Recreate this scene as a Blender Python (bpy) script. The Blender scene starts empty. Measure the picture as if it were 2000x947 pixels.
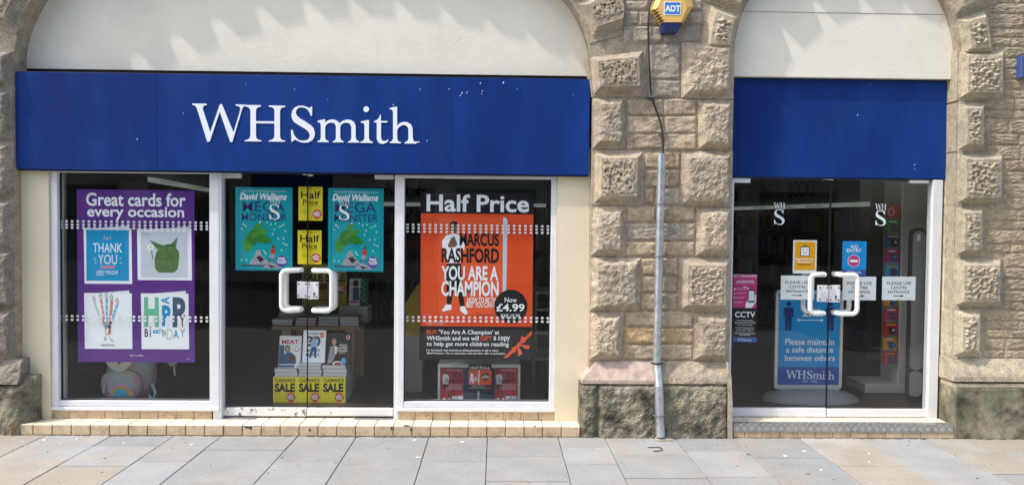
import bpy, bmesh, math, random
from mathutils import Vector, Matrix, noise
from mathutils.geometry import tessellate_polygon
rnd = random.Random(7)
R = math.radians
scene = bpy.context.scene
COL = scene.collection

# ------------------------------------------------------------------ camera
F = 1500.0                      # focal length in photo pixels (photo 2000 x 947)
CAM = Vector((0.0, -6.8, 1.835))
YAW, PITCH, ROLL = R(1.2), R(-1.65), R(0.56)
fwd = Vector((math.sin(YAW)*math.cos(PITCH), math.cos(YAW)*math.cos(PITCH), math.sin(PITCH)))
rt0 = fwd.cross(Vector((0, 0, 1))).normalized()
up0 = rt0.cross(fwd)
rt = rt0*math.cos(ROLL) + up0*math.sin(ROLL)
up = up0*math.cos(ROLL) - rt0*math.sin(ROLL)
cd = bpy.data.cameras.new('camera')
cam = bpy.data.objects.new('camera', cd)
COL.objects.link(cam)
cam.matrix_world = Matrix.Translation(CAM) @ Matrix((rt, up, -fwd)).transposed().to_4x4()
cd.sensor_width = 36.0
cd.lens = 36.0*F/2000.0
cd.clip_end = 400.0
scene.camera = cam

# ------------------------------------------------------------------ sky, sun, exposure
SUN_DIR = Vector((0.60, 0.24, -0.94)).normalized()      # the way the light travels
world = bpy.data.worlds.new('World')
scene.world = world
world.use_nodes = True
nt = world.node_tree
nt.nodes.clear()
sky = nt.nodes.new('ShaderNodeTexSky')
sky.sky_type = 'NISHITA'
sky.sun_disc = False
sky.sun_elevation = math.asin(-SUN_DIR.z)
sky.sun_rotation = math.atan2(-SUN_DIR.x, -SUN_DIR.y)
sky.air_density = 1.0
sky.dust_density = 3.0
sky.ozone_density = 0.7
bg = nt.nodes.new('ShaderNodeBackground')
bg.inputs['Strength'].default_value = 0.15
wo = nt.nodes.new('ShaderNodeOutputWorld')
nt.links.new(sky.outputs[0], bg.inputs[0])
nt.links.new(bg.outputs[0], wo.inputs[0])
sd = bpy.data.lights.new('sun', 'SUN')
sd.energy = 1.4
sd.angle = R(1.4)
sd.color = (1.0, 0.96, 0.89)
sun = bpy.data.objects.new('sun', sd)
COL.objects.link(sun)
sun.rotation_euler = SUN_DIR.to_track_quat('-Z', 'Y').to_euler()
sun.location = (-8, -5, 12)
vs = scene.view_settings
vs.view_transform = 'Standard'
vs.look = 'None'
vs.exposure = 1.22
vs.gamma = 1.0
vs.use_curve_mapping = False
scene.cycles.use_denoising = True
scene.cycles.max_bounces = 8
scene.cycles.transparent_max_bounces = 16

# ------------------------------------------------------------------ helpers
def U(px, py, Y):
    """photo pixel -> (X, Z) on the vertical plane at depth Y"""
    d = rt*((px-1000.0)/F) + up*((473.5-py)/F) + fwd
    t = (Y-CAM.y)/d.y
    return (CAM.x+d.x*t, CAM.z+d.z*t)

def UX(px, Y, py=500): return U(px, py, Y)[0]
def UZ(py, Y, px=1000): return U(px, py, Y)[1]

WL = {}                                     # world location of each object
def place(o, parent, loc):
    loc = Vector(loc)
    WL[o.name] = loc
    if parent is not None:
        o.parent = parent
        o.location = loc - WL[parent.name]
    else:
        o.location = loc
    return o

def tag(o, label=None, cat=None, group=None, kind=None):
    if label: o['label'] = label
    if cat: o['category'] = cat
    if group: o['group'] = group
    if kind: o['kind'] = kind
    return o

def empty(name, loc, parent=None):
    o = bpy.data.objects.new(name, None)
    o.empty_display_size = 0.1
    COL.objects.link(o)
    return place(o, parent, loc)

class MB:
    def __init__(s): s.v = []; s.f = []
    def add(s, vs, fs):
        n = len(s.v)
        s.v += [tuple(p) for p in vs]
        s.f += [tuple(i+n for i in f) for f in fs]
        return s
    def box(s, x0, x1, y0, y1, z0, z1):
        v = [(x0,y0,z0),(x1,y0,z0),(x1,y1,z0),(x0,y1,z0),(x0,y0,z1),(x1,y0,z1),(x1,y1,z1),(x0,y1,z1)]
        return s.add(v, [(0,3,2,1),(4,5,6,7),(0,1,5,4),(1,2,6,5),(2,3,7,6),(3,0,4,7)])
    def bbox(s, x0, x1, y0, y1, z0, z1, b=0.004):
        """box with chamfered front (-y) and top edges"""
        v = [(x0,y1,z0),(x1,y1,z0),(x1,y1,z1),(x0,y1,z1),
             (x0,y0+b,z0),(x1,y0+b,z0),(x1,y0+b,z1),(x0,y0+b,z1),
             (x0+b,y0,z0+b),(x1-b,y0,z0+b),(x1-b,y0,z1-b),(x0+b,y0,z1-b)]
        f = [(0,3,2,1),(8,9,10,11)]
        for i in range(4):
            j = (i+1) % 4
            f += [(i,j,4+j,4+i),(4+i,4+j,8+j,8+i)]
        return s.add(v, f)
    def slab(s, x0, x1, y0, y1, z0, z1, b=0.006):
        """box with a chamfer round the top face"""
        v = [(x0,y0,z0),(x1,y0,z0),(x1,y1,z0),(x0,y1,z0),
             (x0,y0,z1-b),(x1,y0,z1-b),(x1,y1,z1-b),(x0,y1,z1-b),
             (x0+b,y0+b,z1),(x1-b,y0+b,z1),(x1-b,y1-b,z1),(x0+b,y1-b,z1)]
        f = [(8,9,10,11)]
        for i in range(4):
            j = (i+1) % 4
            f += [(i,j,4+j,4+i),(4+i,4+j,8+j,8+i)]
        return s.add(v, f)
    def prism(s, poly, y0, y1):
        """polygon [(x,z)] extruded from y0 (front) to y1"""
        n = len(poly)
        tris = tessellate_polygon([[Vector((p[0], p[1], 0)) for p in poly]])
        v = [(x, y0, z) for x, z in poly] + [(x, y1, z) for x, z in poly]
        f = [tuple(t) for t in tris] + [tuple(n+i for i in t[::-1]) for t in tris]
        f += [(i, (i+1) % n, n+(i+1) % n, n+i) for i in range(n)]
        return s.add(v, f)
    def plan(s, poly, z0, z1):
        """polygon [(x,y)] extruded upwards"""
        n = len(poly)
        tris = tessellate_polygon([[Vector((p[0], p[1], 0)) for p in poly]])
        v = [(x, y, z0) for x, y in poly] + [(x, y, z1) for x, y in poly]
        f = [tuple(t) for t in tris] + [tuple(n+i for i in t[::-1]) for t in tris]
        f += [(i, (i+1) % n, n+(i+1) % n, n+i) for i in range(n)]
        return s.add(v, f)
    def tube(s, pts, r, n=10, caps=True):
        pts = [Vector(p) for p in pts]
        rings = []
        ref = Vector((0.31, 0.87, 0.38))
        for i, p in enumerate(pts):
            a = pts[max(i-1, 0)]; b = pts[min(i+1, len(pts)-1)]
            t = (b-a).normalized()
            if abs(t.dot(ref)) > 0.98: ref = Vector((1, 0, 0.2)).normalized()
            x = t.cross(ref).normalized(); y = t.cross(x).normalized()
            ref = y.copy() if False else ref
            rr = r[i] if isinstance(r, (list, tuple)) else r
            rings.append([p + x*math.cos(2*math.pi*k/n)*rr + y*math.sin(2*math.pi*k/n)*rr for k in range(n)])
        v = [q for ring in rings for q in ring]
        f = []
        for i in range(len(pts)-1):
            for k in range(n):
                k2 = (k+1) % n
                f.append((i*n+k, i*n+k2, (i+1)*n+k2, (i+1)*n+k))
        if caps:
            f.append(tuple(range(n))[::-1]); f.append(tuple((len(pts)-1)*n+k for k in range(n)))
        return s.add(v, f)
    def build(s, name, mat, parent=None, smooth=False, loc=None):
        me = bpy.data.meshes.new(name)
        L = Vector(loc) if loc is not None else Vector((0, 0, 0))
        me.from_pydata([(a-L.x, b-L.y, c-L.z) for a, b, c in s.v], [], s.f)
        bm = bmesh.new(); bm.from_mesh(me)
        bmesh.ops.recalc_face_normals(bm, faces=bm.faces)
        bm.to_mesh(me); bm.free()
        me.materials.append(mat)
        if smooth:
            me.polygons.foreach_set('use_smooth', [True]*len(me.polygons))
            try: me.set_sharp_from_angle(angle=R(40))
            except Exception: pass
        o = bpy.data.objects.new(name, me)
        COL.objects.link(o)
        return place(o, parent, L)

def copy_tree(o, parent, loc):
    c = o.copy(); COL.objects.link(c)
    for k in list(c.keys()):
        if k in ('label', 'category', 'group'): pass
    old = WL[o.name]
    place(c, parent, loc)
    for ch in o.children:
        copy_tree(ch, c, Vector(loc) + WL[ch.name] - old)
    return c

# ------------------------------------------------------------------ materials
MATS = {}
def M(name, col, rough=0.6, var=0.0, vscale=4.0, rand=0.0, bump=0.0, bscale=60.0, metal=0.0, col2=None,
      mixscale=3.0, mixlo=0.45, mixhi=0.6, stretch=None, emit=0.0, spec=0.5, bdist=0.01, stain=None, sscale=6.0, slo=0.55, shi=0.7, coat=0.0, grain=0.0, gscale=75.0):
    if name in MATS: return MATS[name]
    m = bpy.data.materials.new(name); m.use_nodes = True
    t = m.node_tree; n = t.nodes; l = t.links
    p = n['Principled BSDF']
    p.inputs['Roughness'].default_value = rough
    p.inputs['Metallic'].default_value = metal
    p.inputs['Specular IOR Level'].default_value = spec
    p.inputs['Coat Weight'].default_value = coat
    geo = n.new('ShaderNodeNewGeometry')
    vec = geo.outputs['Position']
    if stretch:
        mp = n.new('ShaderNodeMapping'); mp.inputs['Scale'].default_value = stretch
        l.new(vec, mp.inputs['Vector']); vec = mp.outputs['Vector']
    def nz(scale, det=4, rough_=0.6):
        q = n.new('ShaderNodeTexNoise'); q.inputs['Scale'].default_value = scale
        q.inputs['Detail'].default_value = det; q.inputs['Roughness'].default_value = rough_
        l.new(vec, q.inputs['Vector']); return q.outputs['Fac']
    def ramp(src, lo, hi, a=0.0, b=1.0):
        q = n.new('ShaderNodeMapRange'); q.inputs['From Min'].default_value = lo; q.inputs['From Max'].default_value = hi
        q.inputs['To Min'].default_value = a; q.inputs['To Max'].default_value = b
        l.new(src, q.inputs['Value']); return q.outputs[0]
    def mix(a, b, fac, mode='MIX'):
        q = n.new('ShaderNodeMix'); q.data_type = 'RGBA'; q.blend_type = mode
        for s_, x in ((6, a), (7, b)):
            if hasattr(x, 'is_linked') or hasattr(x, 'links'): l.new(x, q.inputs[s_])
            else: q.inputs[s_].default_value = (*x, 1)
        if hasattr(fac, 'links'): l.new(fac, q.inputs[0])
        else: q.inputs[0].default_value = fac
        return q.outputs[2]
    c = None
    if col2:
        c = mix(col, col2, ramp(nz(mixscale), mixlo, mixhi))
    base = c if c is not None else col
    if stain:
        base = mix(base, stain, ramp(nz(sscale, 6, 0.65), slo, shi))
    if var > 0:
        v = ramp(nz(vscale, 5), 0.3, 0.7, 1-var, 1+var)
        hs = n.new('ShaderNodeHueSaturation')
        l.new(v, hs.inputs['Value'])
        if hasattr(base, 'links'): l.new(base, hs.inputs['Color'])
        else: hs.inputs['Color'].default_value = (*base, 1)
        base = hs.outputs[0]
    if grain > 0:  # fine speckle: surface grain plus small pits darkened in the colour
        v = ramp(nz(gscale, 3, 0.75), 0.32, 0.62, 1-grain*1.5, 1+grain)
        hs = n.new('ShaderNodeHueSaturation')
        l.new(v, hs.inputs['Value'])
        if hasattr(base, 'links'): l.new(base, hs.inputs['Color'])
        else: hs.inputs['Color'].default_value = (*base, 1)
        base = hs.outputs[0]
    if rand > 0:
        oi = n.new('ShaderNodeObjectInfo')
        v = ramp(oi.outputs['Random'], 0, 1, 1-rand, 1+rand)
        hs = n.new('ShaderNodeHueSaturation')
        l.new(v, hs.inputs['Value'])
        if hasattr(base, 'links'): l.new(base, hs.inputs['Color'])
        else: hs.inputs['Color'].default_value = (*base, 1)
        base = hs.outputs[0]
    if hasattr(base, 'links'): l.new(base, p.inputs['Base Color'])
    else: p.inputs['Base Color'].default_value = (*base, 1)
    if bump > 0:
        b = n.new('ShaderNodeBump'); b.inputs['Strength'].default_value = bump; b.inputs['Distance'].default_value = bdist
        l.new(nz(bscale, 5, 0.65), b.inputs['Height']); l.new(b.outputs[0], p.inputs['Normal'])
    if emit > 0:
        p.inputs['Emission Color'].default_value = (*col, 1)
        p.inputs['Emission Strength'].default_value = emit
    MATS[name] = m
    return m

def glass_mat(name, tint, ior=1.5, rough=0.0, dirt=0.0):
    m = bpy.data.materials.new(name); m.use_nodes = True
    t = m.node_tree; n = t.nodes; l = t.links; n.clear()
    out = n.new('ShaderNodeOutputMaterial')
    tr = n.new('ShaderNodeBsdfTransparent'); tr.inputs[0].default_value = (*tint, 1)
    gl = n.new('ShaderNodeBsdfGlossy'); gl.inputs['Roughness'].default_value = rough
    geo = n.new('ShaderNodeNewGeometry')
    mr = n.new('ShaderNodeMapRange'); mr.inputs['To Min'].default_value = ior; mr.inputs['To Max'].default_value = 1/ior
    l.new(geo.outputs['Backfacing'], mr.inputs['Value'])
    fr = n.new('ShaderNodeFresnel'); l.new(mr.outputs[0], fr.inputs['IOR'])
    mx = n.new('ShaderNodeMixShader')
    l.new(fr.outputs[0], mx.inputs[0]); l.new(tr.outputs[0], mx.inputs[1]); l.new(gl.outputs[0], mx.inputs[2])
    last = mx.outputs[0]
    if dirt > 0:
        df = n.new('ShaderNodeBsdfDiffuse'); df.inputs[0].default_value = (0.6, 0.6, 0.57, 1)
        nz = n.new('ShaderNodeTexNoise'); nz.inputs['Scale'].default_value = 3.0; nz.inputs['Detail'].default_value = 8
        l.new(geo.outputs['Position'], nz.inputs['Vector'])
        r2 = n.new('ShaderNodeMapRange'); r2.inputs['From Min'].default_value = 0.45; r2.inputs['From Max'].default_value = 0.8
        r2.inputs['To Min'].default_value = 0; r2.inputs['To Max'].default_value = dirt
        l.new(nz.outputs['Fac'], r2.inputs['Value'])
        m2 = n.new('ShaderNodeMixShader')
        l.new(r2.outputs[0], m2.inputs[0]); l.new(last, m2.inputs[1]); l.new(df.outputs[0], m2.inputs[2])
        last = m2.outputs[0]
    l.new(last, out.inputs[0])
    return m

GLASS = glass_mat('window glass', (0.98, 0.99, 0.988), ior=1.38, dirt=0.004)
GLASS2 = glass_mat('opposite glass', (0.25, 0.28, 0.3))
BUFF = (0.43, 0.35, 0.26)
def stone(name, col, col2, **k):
    d = dict(rough=0.9, var=0.24, vscale=16, grain=0.22, rand=0.08, bump=0.9, bscale=90, col2=col2, mixscale=2.6, mixlo=0.4, mixhi=0.66,
             stain=(0.17, 0.145, 0.12), sscale=5, slo=0.6, shi=0.85, spec=0.25)
    d.update(k)
    d['col2'] = (d['col2'][0], d['col2'][1]*.97, d['col2'][2]*.91)
    return M(name, (col[0], col[1]*.97, col[2]*.91), **d)
ST_BLOCK = stone('dressed stone', (0.455, 0.385, 0.295), (0.39, 0.34, 0.275))
ST_DARK = stone('weathered dressed stone', (0.40, 0.345, 0.27), (0.33, 0.29, 0.235))
ST_SIDE = stone('sooty dressed stone', (0.31, 0.28, 0.24), (0.22, 0.20, 0.17))
ST_FILL = stone('buff walling stone', (0.47, 0.385, 0.275), (0.41, 0.345, 0.265), rand=0.12)
ST_OCHRE = stone('ochre walling stone', (0.47, 0.34, 0.19), (0.42, 0.34, 0.25), rand=0.1)
ST_GREY = stone('grey walling stone', (0.43, 0.385, 0.32), (0.37, 0.33, 0.28), rand=0.10)
ST_RIGHT = stone('fresh sawn stone', (0.46, 0.41, 0.31), (0.40, 0.355, 0.275), stain=(0.30, 0.26, 0.2))
ST_WALL = stone('tooled walling stone', (0.415, 0.345, 0.245), (0.355, 0.30, 0.22), rand=0.08)
ST_JAMB = stone('smooth jamb stone', (0.52, 0.465, 0.36), (0.46, 0.41, 0.32), bump=0.15, grain=0.07, stain=(0.36, 0.31, 0.25))
ST_PINK = stone('pink sandstone', (0.47, 0.375, 0.34), (0.42, 0.345, 0.31), bump=0.2, grain=0.08, stain=(0.4, 0.33, 0.28))
ST_MOSS = stone('mossy plinth stone', (0.31, 0.28, 0.22), (0.19, 0.19, 0.135), mixlo=0.42, mixhi=0.62, mixscale=3.0,
                stain=(0.06, 0.053, 0.04), sscale=5.0, slo=0.42, shi=0.66, bump=0.9, bscale=55)
ST_MOSS2 = stone('stained plinth stone', (0.34, 0.31, 0.235), (0.19, 0.19, 0.125), mixlo=0.40, mixhi=0.6, mixscale=2.2,
                 stain=(0.06, 0.058, 0.042), sscale=3.4, slo=0.42, shi=0.62, grain=0.12, bump=0.3)
MORTAR = stone('old lime mortar', (0.42, 0.36, 0.28), (0.34, 0.29, 0.225), rand=0)
PLASTER = M('cream render', (0.77, 0.735, 0.615), rough=0.85, var=0.05, vscale=2.5, bump=0.5, bscale=26, bdist=0.006, col2=(0.79, 0.755, 0.64), spec=0.2,
            stain=(0.68, 0.64, 0.55), sscale=2.2, slo=0.62, shi=0.95)
CREAM = M('cream painted render', (0.74, 0.655, 0.48), rough=0.8, var=0.06, vscale=3, bump=0.2, bscale=60, spec=0.2, stain=(0.5, 0.43, 0.3), sscale=4, slo=0.66, shi=0.9)
FASCIA = M('blue fascia enamel', (0.006, 0.030, 0.165), rough=0.5, var=0.2, vscale=2.2, bump=0.04, bscale=3, col2=(0.008, 0.040, 0.20), mixscale=1.2,
           stretch=(1, 1, 0.3), spec=0.12, stain=(0.012, 0.05, 0.20), sscale=3.5, slo=.52, shi=.8)  # noise tones put paler streaks and uneven sheen into the blue
FASCIA_D = M('dark fascia edge', (0.008, 0.015, 0.06), rough=0.5)
LETTER = M('white sign lettering', (0.80, 0.84, 0.88), rough=0.4)
GAP = M('dark gap', (0.015, 0.014, 0.013), rough=0.9)
WHITE = M('white frame paint', (0.72, 0.73, 0.74), rough=0.45, var=0.05, vscale=6, stain=(0.45, 0.43, 0.40), sscale=9, slo=0.66, shi=0.8)
WORN = M('chipped white rail paint', (0.72, 0.71, 0.68), rough=0.6, var=0.06, vscale=6, bump=0.2, bscale=40, stain=(0.14, 0.11, 0.09), sscale=12, slo=0.575, shi=0.62)
GASKET = M('black gasket', (0.012, 0.012, 0.012), rough=0.6)
HANDLE = M('white handle coating', (0.80, 0.80, 0.77), rough=0.3, var=0.03)
PLATE = M('white lock plate', (0.76, 0.76, 0.76), rough=0.4)
SCREW = M('dark screw', (0.06, 0.06, 0.065), rough=0.4, metal=0.6)
TILE_T = M('cream tread tile', (0.76, 0.665, 0.50), rough=0.5, var=0.07, vscale=10, rand=0.08, stain=(0.42, 0.33, 0.22), sscale=9, slo=0.6, shi=0.8, bump=0.1)
TILE_R = M('buff riser tile', grain=0.1, gscale=60, col= (0.56, 0.43, 0.275), rough=0.6, var=0.14, vscale=14, rand=0.09, stain=(0.30, 0.22, 0.14), sscale=12, slo=0.52, shi=0.75, bump=0.2)
GROUT = M('dirty grout', (0.10, 0.085, 0.065), rough=0.95)
SLAB_G = M('grey paving sandstone', grain=0.07, gscale=40, col= (0.29, 0.30, 0.30), rough=0.75, var=0.10, vscale=3, rand=0.10, bump=0.25, bscale=45, col2=(0.315, 0.296, 0.268), mixscale=1.3, mixlo=0.46, mixhi=0.64,
           stain=(0.27, 0.26, 0.25), sscale=7, slo=0.6, shi=0.85, bdist=0.005)
SLAB_B = M('buff paving sandstone', grain=0.07, gscale=40, col= (0.325, 0.29, 0.24), rough=0.75, var=0.09, vscale=3, rand=0.10, bump=0.25, bscale=45, col2=(0.36, 0.35, 0.33), mixscale=1.1, mixlo=0.5, mixhi=0.7,
           stain=(0.29, 0.25, 0.2), sscale=7, slo=0.6, shi=0.85, bdist=0.005)
JOINT = M('paving joint sand', (0.10, 0.09, 0.075), rough=0.95)
GALV = M('galvanised steel', (0.50, 0.54, 0.57), rough=0.42, metal=0.75, var=0.22, vscale=9, bump=0.05, stain=(0.34, 0.37, 0.40), sscale=30, slo=0.5, shi=0.7)
CHEQ = M('chequer plate aluminium', (0.42, 0.42, 0.41), rough=0.38, metal=0.85, var=0.2, vscale=8)
CHEQ2 = M('worn tread diamonds', (0.66, 0.66, 0.65), rough=0.33, metal=0.85)
BLACK = M('black', (0.012, 0.012, 0.013), rough=0.55)
def P(name, col, **k):
    k.setdefault('spec', 0.15); k.setdefault('rough', 0.55); k.setdefault('var', 0.03); k.setdefault('vscale', 5)
    return M('print '+name, col, **k)
PW = P('white', (0.86, 0.88, 0.90)); PK = P('black', (0.016, 0.015, 0.016)); PPUR = P('purple', (0.115, 0.035, 0.235))
PBLUE = P('cyan blue', (0.012, 0.30, 0.56)); PTEAL = P('teal', (0.004, 0.34, 0.37)); PNAVY = P('navy', (0.03, 0.05, 0.22))
PYEL = P('yellow', (0.78, 0.66, 0.03)); PRED = P('red', (0.62, 0.03, 0.03)); PORG = P('orange red', (0.72, 0.085, 0.022)); PORG2 = P('light orange red', (0.76, 0.11, 0.035))
PGREEN = P('leaf green', (0.06, 0.32, 0.04), var=0.25, vscale=40); PGREEN2 = P('olive green', (0.10, 0.19, 0.06), var=0.25, vscale=40)
PGREY = P('grey', (0.33, 0.33, 0.36), var=0.35, vscale=60); PLG = P('light grey', (0.58, 0.62, 0.68)); PPINK = P('magenta pink', (0.52, 0.045, 0.19))
PSKIN = P('brown skin', (0.20, 0.09, 0.05)); PSKIN2 = P('pale skin', (0.55, 0.33, 0.24)); PMINT = P('mint', (0.17, 0.50, 0.33)); PPALE = P('pale mint', (0.52, 0.68, 0.58))
PMAR = P('maroon', (0.20, 0.015, 0.07)); PSALM = P('salmon', (0.70, 0.25, 0.18)); PSLATE = P('slate blue', (0.06, 0.11, 0.18)); PAMB = P('amber', (0.76, 0.36, 0.01))
PBB = P('bright blue', (0.005, 0.27, 0.62)); PROY = P('royal blue', (0.03, 0.09, 0.36)); PCRIM = P('crimson', (0.58, 0.06, 0.08)); PVIO = P('violet', (0.10, 0.05, 0.32))
PMID = P('midnight', (0.012, 0.03, 0.16)); PBRN = P('brown', (0.16, 0.07, 0.035)); PPALEB = P('paper', (0.74, 0.78, 0.79)); PDEN = P('denim', (0.05, 0.12, 0.27))
PPLUM = P('rose', (0.66, 0.32, 0.45)); PDG = P('charcoal', (0.035, 0.033, 0.03)); PLB = P('pale blue', (0.35, 0.55, 0.70)); PSKY = P('sky blue', (0.10, 0.45, 0.68))

# ------------------------------------------------------------------ flat print on real sheets
_tx = {}
def text_mesh(s, bold=0.0, shear=0.0, space=1.0):
    k = (s, bold, shear, space)
    if k in _tx: return _tx[k]
    cu = bpy.data.curves.new('t', 'FONT')
    cu.body = s; cu.size = 1.0; cu.offset = bold; cu.shear = shear; cu.resolution_u = 3; cu.space_character = space; cu.align_x = 'CENTER'
    cu.space_line = 0.8
    ob = bpy.data.objects.new('t', cu)
    me = bpy.data.meshes.new_from_object(ob)
    vs_ = [(v.co.x, v.co.y) for v in me.vertices]
    fs_ = [tuple(p.vertices) for p in me.polygons]
    bpy.data.objects.remove(ob); bpy.data.curves.remove(cu); bpy.data.meshes.remove(me)
    _tx[k] = (vs_, fs_)
    return _tx[k]

GLYPH = {
 'W': [[(67,95),(185,97),(183,107),(160,114),(152,128),(155,148),(213,328),(292,100),(308,100),(402,330),(452,165),(458,140),(452,122),(420,110),(416,102),(494,104),(494,113),(480,124),(472,140),(392,408),(376,408),(290,160),(208,405),(188,405),(110,150),(100,125),(88,112),(67,106)]],
 'H': [[(495,106),(625,108),(623,120),(600,126),(586,140),(584,160),(584,238),(735,240),(735,160),(733,140),(715,126),(690,122),(688,110),(822,113),(820,124),(795,130),(782,145),(780,165),(780,350),(783,378),(800,392),(822,397),(822,405),(688,404),(690,396),(716,388),(732,374),(735,350),(735,257),(584,255),(584,350),(587,375),(604,388),(627,394),(627,403),(492,402),(494,393),(520,387),(536,372),(540,350),(540,160),(536,140),(522,125),(495,118)]],
 'S': [[(1042,120),(1040,195),(1030,195),(1020,165),(1000,140),(970,127),(940,126),(918,140),(908,165),(915,190),(940,213),(985,240),(1030,270),(1055,298),(1064,335),(1058,370),(1040,395),(1010,410),(975,414),(945,408),(915,395),(900,388),(888,395),(884,405),(873,405),(870,310),(882,308),(893,345),(912,375),(940,393),(972,398),(1003,390),(1020,370),(1022,345),(1008,320),(980,298),(935,272),(898,248),(878,220),(872,185),(880,152),(900,128),(930,114),(965,112),(995,120),(1015,130),(1024,130),(1031,120)]],
 'm': [[(1085,235),(1140,222),(1147,224),(1147,250),(1170,232),(1198,224),(1225,226),(1250,238),(1262,256),(1290,235),(1320,225),(1355,228),(1382,245),(1395,275),(1395,370),(1400,388),(1424,402),(1424,412),(1332,412),(1334,403),(1352,395),(1360,375),(1360,285),(1350,262),(1328,250),(1300,252),(1278,266),(1270,285),(1270,370),(1276,392),(1297,400),(1297,410),(1208,410),(1210,402),(1228,393),(1235,372),(1235,280),(1225,258),(1203,248),(1175,254),(1155,268),(1147,285),(1147,370),(1153,390),(1176,400),(1176,409),(1085,408),(1086,400),(1106,392),(1112,370),(1112,275),(1108,252),(1085,245)]],
 'i': [[(1437,240),(1497,228),(1503,230),(1503,375),(1509,396),(1535,406),(1535,416),(1433,414),(1434,405),(1460,395),(1467,375),(1467,272),(1460,254),(1437,250)],
       [(1481+23*math.cos(a*math.pi/9), 141+24*math.sin(a*math.pi/9)) for a in range(18)]],
 't': [[(1600,183),(1600,236),(1655,237),(1652,249),(1601,249),(1601,370),(1608,392),(1625,400),(1645,396),(1657,385),(1663,392),(1648,412),(1620,423),(1595,420),(1575,405),(1567,380),(1567,250),(1543,246),(1546,237),(1570,228),(1588,205),(1594,186)]],
 'h': [[(1672,130),(1727,120),(1733,123),(1733,275),(1755,254),(1785,243),(1820,248),(1848,268),(1858,295),(1860,375),(1866,398),(1890,410),(1890,421),(1793,420),(1795,411),(1815,402),(1824,380),(1824,305),(1815,280),(1790,268),(1762,276),(1740,295),(1733,315),(1733,375),(1740,400),(1763,408),(1763,418),(1671,416),(1673,407),(1692,398),(1699,378),(1699,165),(1692,146),(1672,140)]],
}

class Panel:
    """prints on a flat sheet: drawing in the sheet's own ruler (ref rectangle), y downwards"""
    def __init__(s, ref, tl, ex, ed, nrm, parent, step=0.0006):
        s.x0, s.y0, x1, y1 = ref
        s.tl = Vector(tl); s.ex = Vector(ex)/(x1-s.x0); s.ed = Vector(ed)/(y1-s.y0); s.n = Vector(nrm).normalized(); s.parent = parent; s.step = step
    def pt(s, x, y, k): return s.tl + s.ex*(x-s.x0) + s.ed*(y-s.y0) + s.n*(k*s.step)
    def polys(s, name, plist, mat, k=1):
        mb = MB()
        for pts in plist:
            tr = tessellate_polygon([[Vector((p[0], -p[1], 0)) for p in pts]])
            mb.add([s.pt(x, y, k) for x, y in pts], [tuple(t) for t in tr])
        return mb.build(name, mat, s.parent)
    def rect(s, name, x0, y0, x1, y1, mat, k=1): return s.polys(name, [[(x0,y0),(x1,y0),(x1,y1),(x0,y1)]], mat, k)
    def frame(s, name, x0, y0, x1, y1, w, mat, k=1):
        return s.polys(name, [[(x0,y0),(x1,y0),(x1,y0+w),(x0,y0+w)],[(x0,y1-w),(x1,y1-w),(x1,y1),(x0,y1)],
                              [(x0,y0+w),(x0+w,y0+w),(x0+w,y1-w),(x0,y1-w)],[(x1-w,y0+w),(x1,y0+w),(x1,y1-w),(x1-w,y1-w)]], mat, k)
    def circle(s, name, cx, cy, rx, mat, k=1, ry=None, n=20):
        ry = ry or rx
        return s.polys(name, [[(cx+rx*math.cos(2*math.pi*a/n), cy+ry*math.sin(2*math.pi*a/n)) for a in range(n)]], mat, k)
    def stroke(s, name, lines, w, mat, k=1):
        pl = []
        for (ax, ay, bx, by) in lines:
            d = math.hypot(bx-ax, by-ay) or 1; nx, ny = -(by-ay)/d*w/2, (bx-ax)/d*w/2
            pl.append([(ax+nx,ay+ny),(bx+nx,by+ny),(bx-nx,by-ny),(ax-nx,ay-ny)])
        return s.polys(name, pl, mat, k)
    def text(s, t, x0, y0, x1, y1, mat, k=2, bold=0.0, shear=0.0, rot=0, name='lettering', space=1.0):
        vs_, fs_ = text_mesh(t, bold, shear, space)
        if rot: 
            c, d = math.cos(R(rot)), math.sin(R(rot)); vs_ = [(x*c-y*d, x*d+y*c) for x, y in vs_]
        ax = min(v[0] for v in vs_); bx = max(v[0] for v in vs_); ay = min(v[1] for v in vs_); by = max(v[1] for v in vs_)
        mb = MB()
        mb.add([s.pt(x0+(x-ax)/(bx-ax)*(x1-x0), y1-(y-ay)/(by-ay)*(y1-y0), k) for x, y in vs_], fs_)
        return mb.build(name, mat, s.parent)
    def serif(s, word, x0, y0, x1, y1, mat, k=2, name='lettering'):
        P_ = [p for ch in word for p in GLYPH[ch]]
        ax = min(q[0] for p in P_ for q in p); bx = max(q[0] for p in P_ for q in p)
        ay = min(q[1] for p in P_ for q in p); by = max(q[1] for p in P_ for q in p)
        return s.polys(name, [[(x0+(x-ax)/(bx-ax)*(x1-x0), y0+(y-ay)/(by-ay)*(y1-y0)) for x, y in p] for p in P_], mat, k)

def wall_rect(px0, py0, px1, py1, Y):
    """pixel rectangle -> upright rectangle in metres on the plane Y"""
    cx, cy = (px0+px1)/2, (py0+py1)/2
    X0 = U(px0, cy, Y)[0]; X1 = U(px1, cy, Y)[0]; Z1 = U(cx, py0, Y)[1]; Z0 = U(cx, py1, Y)[1]
    return X0, X1, Z0, Z1

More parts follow.
